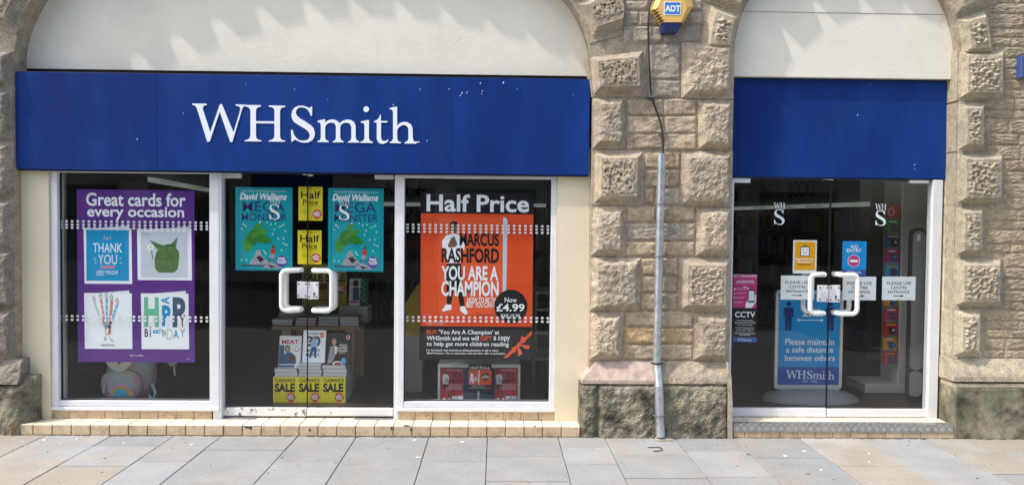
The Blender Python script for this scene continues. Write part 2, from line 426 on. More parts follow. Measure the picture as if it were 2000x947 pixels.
def sheet(name, px, Y, mat, label=None, cat=None, ref=None, thick=0.002, group=None, parent=None, pts=None):
    """a paper or card sheet hanging upright facing the street; returns (object, Panel)"""
    X0, X1, Z0, Z1 = wall_rect(*px, Y)
    if pts:
        r = ref or px
        poly = [(X0+(x-r[0])/(r[2]-r[0])*(X1-X0), Z1-(y-r[1])/(r[3]-r[1])*(Z1-Z0)) for x, y in pts]
    else:
        poly = [(X0, Z0), (X1, Z0), (X1, Z1), (X0, Z1)]
    o = MB().prism(poly, Y, Y+thick).build(name, mat, parent)
    if parent is None: tag(o, label, cat, group)
    return o, Panel(ref or px, (X0, Y, Z1), (X1-X0, 0, 0), (0, 0, Z0-Z1), (0, -1, 0), o)

# ------------------------------------------------------------------ stone blocks with carved faces
def fr(x, y, z, sc): return noise.noise(Vector((x*sc, y*sc, z*sc)))
def lin(a, b, n): return [a+(b-a)*i/n for i in range(n)]
def smooth01(t): t = max(0.0, min(1.0, t)); return t*t*(3-2*t)

def block(name, parent, fn, w, h, y0, H, style, mat, m=0.010, b=0.05, draft=0.03, res=0.011, yback=-0.12, seed=0, resz=None, gap=0.0025, mt=None):
    """rusticated stone: grid over fn(u,v)->(x,z), raised from plane y0 towards the street"""
    def axis(L, rs):
        mm, bb, dd = m/L, b/L, draft/L
        e = mm+bb+dd
        a = [0.0, mm] + [mm+bb*i/3 for i in (1, 2, 3)]
        if e < 0.44:
            a += [e]
            n = max(2, int((1-2*e)*L/rs))
            inner = [e+(1-2*e)*i/n for i in range(1, n)]
            return a + inner + [1-x for x in a[::-1]]
        return a + [0.5] + [1-x for x in a[::-1]]
    if style in ('rough', 'tooled'):
        nu = max(3, int(w/res)); nv = max(3, int(h/(resz or res)))
        e = 0.006
        us = [0, e/w] + [e/w+(1-2*e/w)*i/nu for i in range(1, nu)] + [1-e/w, 1]
        vs2 = [0, e/h] + [e/h+(1-2*e/h)*i/nv for i in range(1, nv)] + [1-e/h, 1]
    else:
        us = axis(w, res); vs2 = axis(h, res)
    gu, gv = gap/w, gap/h
    V = []; nu, nv = len(us), len(vs2)
    for v in vs2:
        for u in us:
            x, z = fn(gu+u*(1-2*gu), gv+v*(1-2*gv))
            du, dv = min(u, 1-u)*w, min(v, 1-v)*h
            d = min(du, dv)
            sx, sz = x+seed*3.17, z+seed*1.31
            if style in ('rough', 'tooled'):
                hh = H*smooth01(d/0.02)
                if style == 'rough':
                    hh += (noise.fractal(Vector((sx*9, seed, sz*13)), 1.0, 2.0, 4)*0.011 + max(0, fr(sx, seed, sz, 22))*0.006)*smooth01(d/0.025)
                else:
                    hh += (noise.fractal(Vector((sx*26, seed, sz*62)), 0.8, 2.0, 3)*0.007)*smooth01(d/0.012)
            elif style == 'worn':
                d2 = d + fr(sx, 2.1, sz, 7)*0.018 + fr(sx, 5.1, sz, 19)*0.008
                e_ = m+b*0.9
                hh = H*smooth01((d2-m*0.5)/e_)*(0.93+0.07*smooth01((d-e_)/0.05))
                hh += noise.fractal(Vector((sx*20, seed, sz*20)), 0.75, 2.0, 4)*0.009*smooth01(d/0.03)
                dd_, _ = noise.voronoi(Vector((sx*46, seed, sz*46)))
                hh -= max(0, 0.38-dd_[0])*0.05*smooth01((d-e_-0.01)/0.03)*max(0, 0.6+fr(sx, 1, sz, 9))
            else:
                t = (d-m)/b
                hh = H*max(0.0, min(1.0, t))
                ins = d-(m+b+draft)
                hh += fr(sx, 3, sz, 14)*0.0022*smooth01(d/0.02) + fr(sx, 9, sz, 60)*0.0012
                if ins > -0.004:
                    k = smooth01((ins+0.004)/0.012)
                    if style == 'vermic':
                        q = Vector((sx*43+fr(sx, 0, sz, 20)*0.5, seed, sz*45+fr(sz, 0, sx, 20)*0.5))
                        dd_, _ = noise.voronoi(q)
                        hh += k*(0.006 - max(0.0, 0.42-dd_[0])*0.085 + fr(sx, 4, sz, 26)*0.009)
                    else:
                        a = noise.fractal(Vector((sx*30, seed, sz*40)), 0.7, 2.1, 3)
                        dd_, _ = noise.voronoi(Vector((sx*30, seed+.5, sz*38)))
                        hh += k*(a*0.011 + (dd_[0]-0.35)*0.034)
            V.append((x, y0-hh, z))
    f = [(j*nu+i, j*nu+i+1, (j+1)*nu+i+1, (j+1)*nu+i) for j in range(nv-1) for i in range(nu-1)]
    ring = [i for i in range(nu)] + [j*nu+nu-1 for j in range(1, nv)] + [(nv-1)*nu+i for i in range(nu-2, -1, -1)] + [j*nu for j in range(nv-2, 0, -1)]
    n0 = len(V)
    for i in ring: V.append((V[i][0], yback, V[i][2]))
    for a in range(len(ring)):
        c = (a+1) % len(ring)
        f.append((ring[a], n0+a, n0+c, ring[c]))
    mb = MB(); mb.v = V; mb.f = f
    return mb.build(name, mat, parent)

def quad_fn(bl, br, tr, tl):
    def fn(u, v):
        ax, az = bl[0]+(br[0]-bl[0])*u, bl[1]+(br[1]-bl[1])*u
        bx, bz = tl[0]+(tr[0]-tl[0])*u, tl[1]+(tr[1]-tl[1])*u
        return ax+(bx-ax)*v, az+(bz-az)*v
    return fn

def px_block(name, parent, pts, y0, H, style, mat, **k):
    """pts: bl, br, tr, tl photo pixels on the plane y0"""
    if k.pop('jit', 0): pts = [(x+rnd.uniform(-1.6, 1.6), y+rnd.uniform(-1.6, 1.6)) for x, y in pts]
    q = [U(x, y, y0) for x, y in pts]
    w = math.hypot(q[1][0]-q[0][0], q[1][1]-q[0][1]); h = math.hypot(q[3][0]-q[0][0], q[3][1]-q[0][1])
    return block(name, parent, quad_fn(*q), w, h, y0, H, style, mat, **k)

# ------------------------------------------------------------------ levels
YW = -0.257         # mortar face of the stone front
YB = -0.265         # base plane of the raised blocks
YG = -0.10          # shop window glass
YD = -0.08          # door glass
YF = -0.15          # window frame face
ZT = 0.092          # top of the step
ZFL = 0.15          # shop floor
YS = -0.335         # face of the step
YFB_ = -0.12        # face of the narrow fascia board

# ------------------------------------------------------------------ pavement
ground = MB().box(-40, 40, -40, 0.4, -0.4, -0.035).build('ground', M('street setts', (0.055, 0.053, 0.05), rough=0.85, var=0.3, vscale=3))
tag(ground, kind='structure')
pav = MB().box(-9, 9, -6.6, -0.02, -0.034, -0.012).build('pavement', JOINT)
tag(pav, kind='structure')
XJ = [-3.755, -3.21, -2.69, -2.295, -1.658, -1.163, -0.551, -0.056, 0.543, 0.939, 1.537, 2.03, 2.61, 3.127, 3.68, 4.14]
YJ = {0: [894.5], 1: [871, 910], 2: [900], 3: [878, 943], 4: [901], 5: [906], 6: [868, 900], 7: [891, 939], 8: [872, 905], 9: [886, 933],
      10: [880, 930], 11: [893], 12: [909], 13: [891], 14: [886, 925]}
def ground_y(px, py):
    d = rt*((px-1000.0)/F) + up*((473.5-py)/F) + fwd
    return CAM.y - d.y*CAM.z/d.z
buff_at = {(0, 1), (5, 9), (12, 0), (12, 1), (11, 9), (14, 1), (15, 0), (-1, 1), (-1, 0), (1, 2), (9, 3), (13, 3), (14, 0)}
courses = [(XJ[i], XJ[i+1], YJ.get(i, []), i) for i in range(15)]
x = XJ[0]; i = -1
while x > -8.5:
    w = rnd.uniform(0.48, 0.64); courses.append((x-w, x, [867.5] if i == -1 else [], i)); x -= w; i -= 1
x = XJ[-1]; i = 15
while x < 8.5:
    w = rnd.uniform(0.45, 0.62); courses.append((x, x+w, [], i)); x += w; i += 1
for x0, x1, ys, ci in courses:
    y = -0.10
    pxm = 969 + (x0+x1)/2*232
    cuts = [ground_y(max(0, min(2000, pxm)), q) for q in ys]
    n = 0
    yend = -5.9 if abs((x0+x1)/2) < 5.2 else -4.2
    while y > yend:
        y2 = cuts[n] if n < len(cuts) else y - rnd.uniform(0.52, 0.86)
        if n == 0 and not cuts: y2 = YS - rnd.uniform(0.15, 0.6)
        buff = (ci, n) in buff_at or (n > 2 and rnd.random() < 0.3)
        z = rnd.uniform(-0.002, 0.002)
        g = 0.0026
        MB().slab(x0+g, x1-g, y2+.006, y-.006, -0.03, z, 0.004).build('paving_slab', SLAB_B if buff else SLAB_G, pav)
        y = y2; n += 1
def flat_bits(name, mat, rects, label, cat, kind=None):
    mb = MB()
    for px, py, s in rects:
        gy = ground_y(px, py); gx = U(px, py, gy)[0]
        a = rnd.uniform(0, 6.28); n = 6
        mb.plan([(gx+s*math.cos(a+6.283*k/n)*rnd.uniform(.5, 1.2), gy+s*math.sin(a+6.283*k/n)*rnd.uniform(.4, 1.0)) for k in range(n)], 0.0022, 0.0045)
    o = mb.build(name, mat); return tag(o, label, cat, kind=kind)
flat_bits('paper_scraps', PW, [(86, 859, .018), (118, 867, .011), (241, 865, .012), (375, 868, .016), (811, 859, .02), (817, 893, .018), (903, 863, .018), (1534, 890, .02), (1571, 881, .016),
          (1698, 902, .012), (1697, 886, .010), (1604, 918, .014), (45, 862, .01), (150, 857, .012)], 'tiny white paper scraps and gum spots scattered over the paving', 'litter', 'stuff')
flat_bits('grit', M('dark grit', (0.15, 0.14, 0.125), rough=0.9), [(rnd.uniform(20, 1980), rnd.choice([rnd.uniform(858, 875), rnd.uniform(870, 945)]), rnd.uniform(.003, .008)) for _ in range(70)] +
          [(205, 895, .014), (550, 893, .012), (1460, 887, .022), (1578, 925, .014), (1910, 934, .014), (760, 875, .01)], 'dark grit and worn gum marks on the paving', 'grit', 'stuff')
mb = MB(); xx = -4.6  # dark strip: foot grime together with the painted contact line
while xx < 4.7:
    w = rnd.uniform(.03, .14)
    if rnd.random() < .8: mb.plan([(xx, YS-.002), (xx+w, YS-.002), (xx+w*.8, YS-rnd.uniform(.006, .022)), (xx+w*.3, YS-rnd.uniform(.008, .03))], 0.0022, 0.0042)
    xx += w
tag(mb.build('wall_foot_dirt_line', M('dirt and contact line', (0.12, 0.105, 0.085), rough=.95, var=.3, vscale=20)), 'dark dirt and contact line painted along the foot of the steps and piers', 'dirt', kind='stuff')
gy = ground_y(1280, 878)
wp = [(U(1268, 873, gy)[0], gy+.05, .006), (U(1290, 873, gy)[0], gy+.06, .006), (U(1294, 876, gy)[0], gy+.01, .008), (U(1291, 880, gy)[0], gy-.03, .006), (U(1273, 882, gy)[0], gy-.06, .006)]
tag(MB().tube(wp, 0.0035, 6).build('bent_wire', BLACK), 'thin dark bent wire lying on the paving near the pipe foot', 'wire')

# ------------------------------------------------------------------ the shop building
B = empty('shop_building', (0, 0, 0))
tag(B, 'stone arcaded shop front with rusticated piers, cream rendered arches and glazed doors', 'building')

XL0 = UX(28, YB, 500)                                 # left opening
XL1 = UX(1156, YB, 300)
AC, AW, ZS1, RH = (XL0+XL1)/2, (XL1-XL0)/2, 3.09, 0.985
TH = R(60)
xh = AW-RH+RH*math.cos(TH); RB = xh/math.sin(math.pi/2-TH); ZC = ZS1+RH*math.sin(TH)-RB*math.cos(math.pi/2-TH)
LH = RH*TH; LB = RB*2*(math.pi/2-TH); LT = 2*LH+LB
def arch1(s):
    """point and outward normal at arc length s from the left springing"""
    if s > LT/2:
        x, z, nx, nz = arch1(LT-s); return 2*AC-x, z, -nx, nz
    if s < 0: return AC-AW, ZS1+s, -1, 0
    if s < LH:
        a = math.pi - s/RH
        return AC-AW+RH+RH*math.cos(a), ZS1+RH*math.sin(a), math.cos(a), math.sin(a)
    a = math.pi/2 + (math.pi/2-TH) - (s-LH)/RB
    return AC+RB*math.cos(a), ZC+RB*math.sin(a), math.cos(a), math.sin(a)
XR0 = UX(1431, YB, 300); XR1 = UX(1869, YB, 300)
A2, W2, ZS2 = (XR0+XR1)/2, (XR1-XR0)/2, 3.26
LT2 = math.pi*W2
def arch2(s):
    a = math.pi - s/W2
    if s < 0: return A2-W2, ZS2+s, -1, 0
    if s > LT2: return A2+W2, ZS2-(s-LT2), 1, 0
    return A2+W2*math.cos(a), ZS2+W2*math.sin(a), math.cos(a), math.sin(a)

# mortar core behind the stones, open at the two arches
core = MB()
ZTOP = 6.4
prof1 = [arch1(LT*i/48)[:2] for i in range(49)]
prof2 = [arch2(LT2*i/32)[:2] for i in range(33)]
bottom = [(-7.5, -0.1), (AC-AW, -0.1)] + prof1 + [(AC+AW, -0.1), (A2-W2, -0.1)] + prof2 + [(A2+W2, -0.1), (7.5, -0.1)]
V, Fc = [], []
for (xx, zz) in bottom:
    V += [(xx, YW, zz), (xx, YW, ZTOP), (xx, 0.12, zz), (xx, 0.12, ZTOP)]
for k in range(len(bottom)-1):
    a, c = 4*k, 4*(k+1)
    if abs(bottom[k][0]-bottom[k+1][0]) > 1e-6:
        Fc += [(a, c, c+1, a+1), (a+2, a+3, c+3, c+2), (a+1, c+1, c+3, a+3)]
    Fc += [(a, a+2, c+2, c)]
core.v, core.f = V, Fc
core.build('wall_core', MORTAR, B)

# arch rings
def ring(name, arch, s0, s1, n, Ts, mat, par, clip=None, H=0.07, seed0=0, b=.06, m=.035, seen=()):
    for i in range(n):
        a, c = s0+(s1-s0)*i/n, s0+(s1-s0)*(i+1)/n
        T = Ts[i % len(Ts)]
        def fn(u, v, a=a, c=c, T=T):
            x, z, nx, nz = arch(a+(c-a)*u)
            x, z = x+nx*T*v, z+nz*T*v
            if clip: x, z = clip(x, z)
            return x, z
        block(name, par, fn, c-a, T, YB, H, 'vermic' if par == ring_a else 'rock', mat, seed=seed0+i, yback=-0.02, b=b, m=m, res=0.0055 if i in seen else 0.02)
ring_a = empty('wide_arch', (AC, YB, ZS1), B)
ring_b = empty('narrow_arch', (A2, YB, ZS2), B)
xclip = UX(1216, YB, 50)
ring('voussoir', arch1, 0.249, LT-0.249, 15, [0.46], ST_DARK, ring_a, clip=lambda x, z: (min(x, xclip), z), seed0=20, seen=(0, 1, 13, 14))
ring('voussoir', arch2, 0.0, LT2, 9, [0.29, 0.40], ST_RIGHT, ring_b, seed0=60, b=.045, m=.016, seen=(0, 1, 7, 8))

# central pier
cp = empty('central_pier', (UX(1290, YB), YB, 0), B)
lft = [('vermic', [(1155,190),(1264,190),(1262,92),(1146,108)]), ('worn', [(1156,291),(1222,291),(1223,192),(1157,192)]), ('vermic', [(1155,401),(1257,400),(1260,293),(1156,293)]),
       ('worn', [(1153,500),(1222,500),(1224,403),(1155,403)]), ('worn', [(1151,607),(1250,606),(1254,502),(1153,502)]), ('worn', [(1150,703),(1215,703),(1219,609),(1151,609)])]
rgt = [('worn', [(1330,193),(1433,194),(1436,84),(1331,82)]), ('worn', [(1362,293),(1431,294),(1433,196),(1363,195)]), ('worn', [(1327,403),(1430,404),(1432,295),(1330,295)]),
       ('worn', [(1358,500),(1429,501),(1430,406),(1360,405)]), ('rock', [(1324,608),(1427,609),(1429,503),(1326,502)]), ('worn', [(1353,704),(1425,705),(1427,611),(1355,610)])]
for k, (st, q) in enumerate(lft):
    px_block('stone_block', cp, q, YB, 0.075 if st == 'vermic' else 0.07, st, ST_DARK if k == 0 else ST_BLOCK, seed=k+1, m=0.022 if st == 'vermic' else 0.012, b=0.05, draft=.018, res=.0055 if st == 'vermic' else .009)
for k, (st, q) in enumerate(rgt):
    px_block('stone_block', cp, q, YB, 0.07, st, ST_BLOCK, seed=k+9, m=0.014, b=0.05, res=.009, draft=.02)
fill = [ (0, 22, 1218, 1268, 1), (0, 22, 1268, 1372, 1), (22, 50, 1218, 1248, 1), (22, 50, 1248, 1375, 1), (50, 84, 1218, 1236, 1), (50, 84, 1236, 1295, 1), (50, 84, 1295, 1372, 1),
        (-40, 0, 1218, 1290, 1), (-40, 0, 1290, 1385, 1), (-85, -40, 1218, 1320, 1), (-85, -40, 1320, 1400, 1),
        (86, 155, 1266, 1330, 1), (156, 191, 1264, 1330, 1),
        (193, 226, 1224, 1296, 0), (193, 226, 1296, 1362, 0), (227, 261, 1224, 1296, 0), (227, 261, 1297, 1362, 0), (262, 293, 1223, 1296, 0), (262, 293, 1298, 1362, 0),
        (296, 330, 1258, 1292, 0), (296, 330, 1293, 1329, 2), (331, 366, 1258, 1328, 0), (367, 401, 1257, 1280, 2), (367, 401, 1281, 1328, 1),
        (403, 434, 1223, 1282, 0), (403, 434, 1283, 1359, 0), (435, 469, 1222, 1359, 3), (470, 500, 1222, 1290, 0), (470, 500, 1291, 1358, 0),
        (503, 537, 1252, 1326, 0), (538, 571, 1252, 1290, 0), (538, 571, 1291, 1325, 0), (572, 605, 1251, 1325, 0),
        (607, 639, 1219, 1284, 0), (607, 639, 1285, 1355, 0), (640, 671, 1218, 1355, 2), (672, 703, 1217, 1282, 0), (672, 703, 1283, 1354, 0)]
for k, (y0, y1, x0, x1, c) in enumerate(fill):
    px_block('walling_stone', cp, [(x0, y1), (x1, y1), (x1, y0), (x0, y0)], YB+0.004, 0.012, 'tooled' if c == 3 else 'rough', [ST_FILL, ST_GREY, ST_OCHRE, ST_GREY][c],
             seed=k*1.7+2, res=0.016, resz=0.009 if c == 3 else 0.013, jit=1)
# plinth of the central pier
YP = -0.345
q = lambda x, y, Y=YP: U(x, y, Y)
x0, z0 = q(1137, 742); x1, _ = q(1279, 742); x2, _ = q(1426, 742); zt = UZ(705, YB, 1210)
cap = MB(); bx = 0.17
cap.add([(x0, YP, z0-.03), (x1, YP, z0-.03), (x1, YP, z0), (x0, YP, z0), (x1, YB, zt), (x0+0.13, YB, zt), (x0+.0, -.1, z0-.03), (x0, -.1, z0), (x0+.13, -.1, zt), (x1, -.1, z0-.03), (x1, -.1, zt), (x1, -.1, z0)],
        [(0,1,2,3), (3,2,4,5), (6,0,3,7), (7,3,5,8), (8,5,4,10), (1,9,11,2), (2,11,10,4)])
cap.build('weathering_stone', ST_PINK, cp)
def slope_block(name, px0, px1, pyb, pyt, mat, parent, Y0=YP, Y1=YB, seed=1, amp=0.006):
    """sloped weathering course: front lip then a slope back to the wall"""
    X0, Zb = U(px0, pyb, Y0); X1 = U(px1, pyb, Y0)[0]; Zt = U((px0+px1)/2, pyt, Y1)[1]
    n, mm = max(3, int((X1-X0)/0.03)), 8
    V, f = [], []
    for j in range(mm+1):
        t = j/mm
        for i in range(n+1):
            xx = X0+(X1-X0)*i/n
            if t < 0.3: yy, zz = Y0, Zb-0.03+0.05*t/0.3
            else:
                s_ = (t-0.3)/0.7; yy, zz = Y0+(Y1-Y0)*s_, Zb+0.02+(Zt-Zb-0.02)*s_
            V.append((xx, yy+fr(xx, seed, zz, 9)*amp*2+fr(xx, seed, zz, 30)*amp, zz))
    for j in range(mm):
        for i in range(n): f.append((j*(n+1)+i, j*(n+1)+i+1, (j+1)*(n+1)+i+1, (j+1)*(n+1)+i))
    k0 = len(V)
    for j in range(mm+1):
        V += [(X0, -0.1, V[j*(n+1)][2]), (X1, -0.1, V[j*(n+1)+n][2])]
    for j in range(mm):
        f += [(j*(n+1), (j+1)*(n+1), k0+2*(j+1), k0+2*j), (j*(n+1)+n, k0+2*j+1, k0+2*(j+1)+1, (j+1)*(n+1)+n)]
    f += [tuple(mm*(n+1)+i for i in range(n+1)) + (k0+2*mm+1, k0+2*mm)]
    mb = MB(); mb.v, mb.f = V, f
    return mb.build(name, mat, parent)
slope_block('weathering_stone', 1280, 1426, 742, 705, ST_BLOCK, cp, seed=4)
def rough_block(name, X0, X1, Z0, Z1, Y0, mat, parent, amp=0.02, res=0.018, seed=1, sc=14, edge=0.035, yback=-0.05):
    n, mm = max(3, int((X1-X0)/res)), max(3, int((Z1-Z0)/res))
    V, f = [], []
    for j in range(mm+1):
        for i in range(n+1):
            xx, zz = X0+(X1-X0)*i/n, Z0+(Z1-Z0)*j/mm
            d = min(xx-X0, X1-xx, Z1-zz)
            dd_, _ = noise.voronoi(Vector((xx*sc*1.6, seed, zz*sc*1.6)))
            hh = noise.fractal(Vector((xx*sc*.5, seed, zz*sc*.5)), 0.9, 2, 4)*amp - max(0, .4-dd_[0])*amp*1.4
            yy = Y0 + edge*(1-smooth01(d/edge/1.2)) - hh*smooth01(d/0.03)
            V.append((xx, yy, zz))
    for j in range(mm):
        for i in range(n): f.append((j*(n+1)+i, j*(n+1)+i+1, (j+1)*(n+1)+i+1, (j+1)*(n+1)+i))
    rg = [i for i in range(n+1)] + [j*(n+1)+n for j in range(1, mm+1)] + [mm*(n+1)+i for i in range(n-1, -1, -1)] + [j*(n+1) for j in range(mm-1, 0, -1)]
    k0 = len(V)
    for i in rg: V.append((V[i][0], yback, V[i][2]))
    for a in range(len(rg)): f.append((rg[a], k0+a, k0+(a+1) % len(rg), rg[(a+1) % len(rg)]))
    mb = MB(); mb.v, mb.f = V, f
    return mb.build(name, mat, parent)
zpl = z0-0.032
rough_block('plinth_stone', x0-0.015, UX(1167, YP, 800), -0.02, zpl, YP-.012, ST_MOSS, cp, amp=0.016, seed=3, sc=24, res=.01)
rough_block('plinth_stone', UX(1167, YP, 800)+.002, x2, -0.02, zpl, YP-.012, ST_MOSS, cp, amp=0.017, seed=5, sc=22, res=.01)
MB().prism([U(*p, YP) for p in [(1421, 706), (1428, 735), (1430, 800), (1430, 861), (1421, 861), (1421, 735)]], YP-.012, -0.1).build('corner_stone', ST_GREY, cp)

# right pier and tooled wall
rp = empty('right_pier', (4.3, YB, 0), B)
rb = [[(1866,97),(1928,95),(1926,33),(1868,36)], [(1868,197),(1961,197),(1962,99),(1870,98)], [(1867,296),(1924,296),(1925,200),(1868,200)], [(1865,400),(1958,400),(1960,300),(1867,299)],
      [(1863,501),(1921,501),(1922,403),(1864,403)], [(1861,600),(1956,600),(1957,504),(1863,504)], [(1858,697),(1916,697),(1918,603),(1860,603)]]
for k, qd in enumerate(rb[1:]):
    px_block('stone_block', rp, qd, YB, 0.065, 'rock', ST_RIGHT, seed=k+31, m=0.012, b=0.045, draft=0.022, res=.008)
# smooth jamb returning to the doors, one length per course
XJ0 = UX(1834, -0.06, 560)
XJ1 = UX(1869, YB, 450)
zc = [UZ(y, YB, 1866) for y in (97, 197, 298, 402, 502, 602, 700, 745)]
zc = [ZS2+0.02] + zc[1:] + [-0.02]
for k in range(len(zc)-1):
    o = 0.02 if k >= len(zc)-2 else 0.0
    poly = [(XJ0, 0.05), (XJ0, -0.11), (XJ0+0.01, -0.14), (XJ1-0.012, YB-0.004-o*2), (XJ1+0.035, YB-0.006-o*2), (XJ1+0.035, 0.05)]
    MB().plan(poly, zc[k+1]+0.002, zc[k]-0.002).build('jamb_stone', ST_JAMB if k < len(zc)-2 else ST_MOSS2, rp)
zz = UZ(700, YB, 1960); k = 0
zw = [zz]
hs = []
ytop = 3.95
while zz < ytop:
    hgt = rnd.choice([0.075, 0.09, 0.10, 0.125]); zb = zz; zz += hgt
    # left end of the course: the edge of the big block it runs behind
    zm = (zb+zz)/2
    py = 430-(zm-CAM.z)/6.535*F+9
    xl = UX(1925 if (int((py-97)//101) % 2 == 1 or py < 97) else 1962, YB, py)
    if py < 97: xl = UX(1929, YB, py)
    xx = xl - 0.0
    while xx < 5.6:
        w = rnd.uniform(0.16, 0.42)
        if 5.6-(xx+w) < 0.15: w = 5.6-xx
        block('walling_stone', rp, quad_fn((xx, zb), (xx+w, zb), (xx+w, zz), (xx, zz)), w, hgt, YB+0.006, 0.008, 'tooled', ST_WALL, seed=k*0.77+5, res=0.02, resz=0.0085, gap=0.0015)
        xx += w; k += 1
XP0 = UX(1866, YP, 800)
slope_block('weathering_stone', 1864, 2075, 738, 700, ST_RIGHT, rp, seed=8, amp=0.002)
zq = UZ(745, YP, 1900)
MB().bbox(XP0, 4.85, YP+.006, -0.1, zq-.055, zq-.018, .006).build('plinth_course', ST_RIGHT, rp)
MB().bbox(XP0, 4.85, YP+.001, -0.1, -0.02, zq-.057, .008).build('plinth_stone', ST_MOSS2, rp)
MB().bbox(4.853, 5.6, YP+.001, -0.1, -0.02, zq-.018, .008).build('plinth_stone', ST_MOSS2, rp)

# left pier (a sliver of it shows)
lp = empty('left_pier', (-4.5, YB, 0), B)
yl = [(100, 172), (174, 275), (277, 388), (390, 486), (488, 602), (604, 698)]
for k, (a, c) in enumerate(yl):
    wd = 0.42 if k % 2 == 0 else 0.30
    zt_, zb_ = UZ(a, YB, 20), UZ(c, YB, 20)
    xr = XL0
    block('stone_block', lp, quad_fn((xr-wd, zb_), (xr, zb_), (xr, zt_), (xr-wd, zt_)), wd, zt_-zb_, YB, 0.06, 'worn', ST_SIDE, seed=k+50, yback=-0.17, m=0.008)
    for s_ in range(2):
        zm_ = (zt_+zb_)/2
        block('walling_stone', lp, quad_fn((xr-1.3, [zb_, zm_][s_]), (xr-wd, [zb_, zm_][s_]), (xr-wd, [zm_, zt_][s_]), (xr-1.3, [zm_, zt_][s_])), 1.3-wd, (zt_-zb_)/2, YB+.004, 0.012, 'rough', ST_GREY, seed=k*2+s_+80, res=0.03)
slope_block('weathering_stone', -160, 34, 742, 700, ST_SIDE, lp, seed=14, amp=0.012)
rough_block('plinth_stone', UX(-160, YP, 800), UX(58, -0.345, 800), -0.02, UZ(738, YP, 20), YP+.004, ST_MOSS, lp, amp=0.024, seed=9, sc=10, edge=.09)

# rendered panels in the arches
def lunette(name, arch, L, n, zb, Y, th, off=0.0, X0=None, X1=None):
    pts = [arch(L*i/n)[:2] for i in range(n+1)]
    pts = [(x, z) for x, z in pts if z > zb+.002]
    a, c = (X0 if X0 is not None else pts[0][0]), (X1 if X1 is not None else pts[-1][0])
    return MB().prism([(a, zb)] + pts + [(c, zb)], Y, Y+th).build(name, PLASTER, B)
YL1, YL2 = -0.08, -0.17
zlu = UZ(141.5, YL1, 590)
lunette('rendered_panel', arch1, LT, 60, zlu, YL1, 0.1)
zlu2 = UZ(152, YL2, 1650)
lunette('rendered_panel', arch2, LT2, 40, zlu2, YL2, 0.2)
MB().box(A2-W2+.01, UX(1858, YL2-.003, 30), YL2-.0025, YL2+.01, UZ(26.5, YL2, 1650), UZ(25.5, YL2, 1650)).build('render_crack', ST_GREY, B)

# cream render strips beside the windows
XW0 = UX(99, YF, 560); XW1 = UX(1086, YF, 560)
ZTR = UZ(814, YF, 600)
MB().box(XL0+0.002, XW0-.001, -0.17, 0.1, ZT, 2.45).build('rendered_reveal', CREAM, B)
MB().box(XW1+.001, XL1-0.002, -0.17, 0.1, ZT, 2.45).build('rendered_reveal', CREAM, B)
# boxes behind the fascias, painted near black for the shade in the gap
MB().box(XL0+.002, XL1-.002, -0.07, 0.1, 2.28, zlu-.004).build('dark_backing', GAP, B)
MB().box(XR0+.002, XJ0+0.02, -0.06, 0.1, 2.22, zlu2-.004).build('dark_backing', GAP, B)

# ------------------------------------------------------------------ tiled steps
sx0 = UX(27, YS, 840); sx1 = UX(1133, YS, 840)
st1 = empty('wide_step', (AC, YS, 0), B)
MB().box(sx0+.004, sx1-.004, YS+.008, 0.12, -0.01, ZT-.006).build('step_bed', GROUT, st1)
tw = (sx1-sx0)/30.0
tm = MB().bbox(-tw/2+.0028, tw/2-.0028, YS, YS+.012, 0.002, ZT-.003, .005).build('riser_tile', TILE_R, st1)
for i in range(30):
    o = tm if i == 0 else tm.copy()
    if i: COL.objects.link(o)
    place(o, st1, (sx0+tw*(i+.5), rnd.uniform(-.001, .001), 0))
    if i == 12: o.scale.z = 0.86
rows = [(YS+.001, -.186), (-.180, -.03)]
for r_, (ya, yb) in enumerate(rows):
    tt = MB().slab(-tw/2+.0028, tw/2-.0028, ya, yb, ZT-.008, ZT, .003).build('tread_tile', TILE_T, st1)
    for i in range(30):
        xm = sx0+tw*(i+.5)
        if r_ == 0 and i in (): continue
        o = tt if i == 0 else tt.copy()
        if i: COL.objects.link(o)
        place(o, st1, (xm, 0, rnd.uniform(-.0012, .0006)))
for px, py, w_, h_ in ((486, 834, .05, .02), (480, 833.5, .03, .012), (794, 831, .055, .012), (765, 836, .02, .03), (802, 839, .015, .025), (605, 839, .022, .025), (490, 836, .015, .03), (1045, 832, .02, .008)):
    X, Z = U(px, py, YS-.001)
    MB().prism([(X-w_/2, Z-h_*.2), (X-w_*.2, Z-h_/2), (X+w_*.35, Z-h_*.4), (X+w_/2, Z+h_*.2), (X+w_*.1, Z+h_/2), (X-w_*.4, Z+h_*.4)], YS-.0012, YS+.004).build('chip', GROUT, st1)
for px0, px1 in ((425, 500), (693, 768)):
    MB().box(UX(px0, -.12, 815), UX(px1, -.12, 815), -.15, -.045, ZT-.002, ZT+.004).build('floor_spring_plate', M('dull steel', (0.30, 0.30, 0.30), rough=0.5, metal=0.5, var=.2), st1)
# low upstand of tiles under the two windows
for a, c, n in ((99, 413, 9), (776, 1086, 9)):
    X0, X1 = UX(a, YF, 810), UX(c, YF, 810)
    up_ = empty('tile_upstand', ((X0+X1)/2, YF, ZT), B)
    zt_ = UZ(801 if a < 500 else 803, YF, (a+c)/2)-.002
    MB().box(X0, X1, YF+.012, 0.1, ZT-.003, zt_).build('bed', GROUT, up_)
    w = (X1-X0)/n
    t0 = MB().bbox(-w/2+.0015, w/2-.0015, YF+.004, YF+.014, ZT+.001, zt_-.001, .003).build('tile', TILE_R, up_)
    for i in range(n):
        o = t0 if i == 0 else t0.copy()
        if i: COL.objects.link(o)
        place(o, up_, (X0+w*(i+.5), 0, 0))
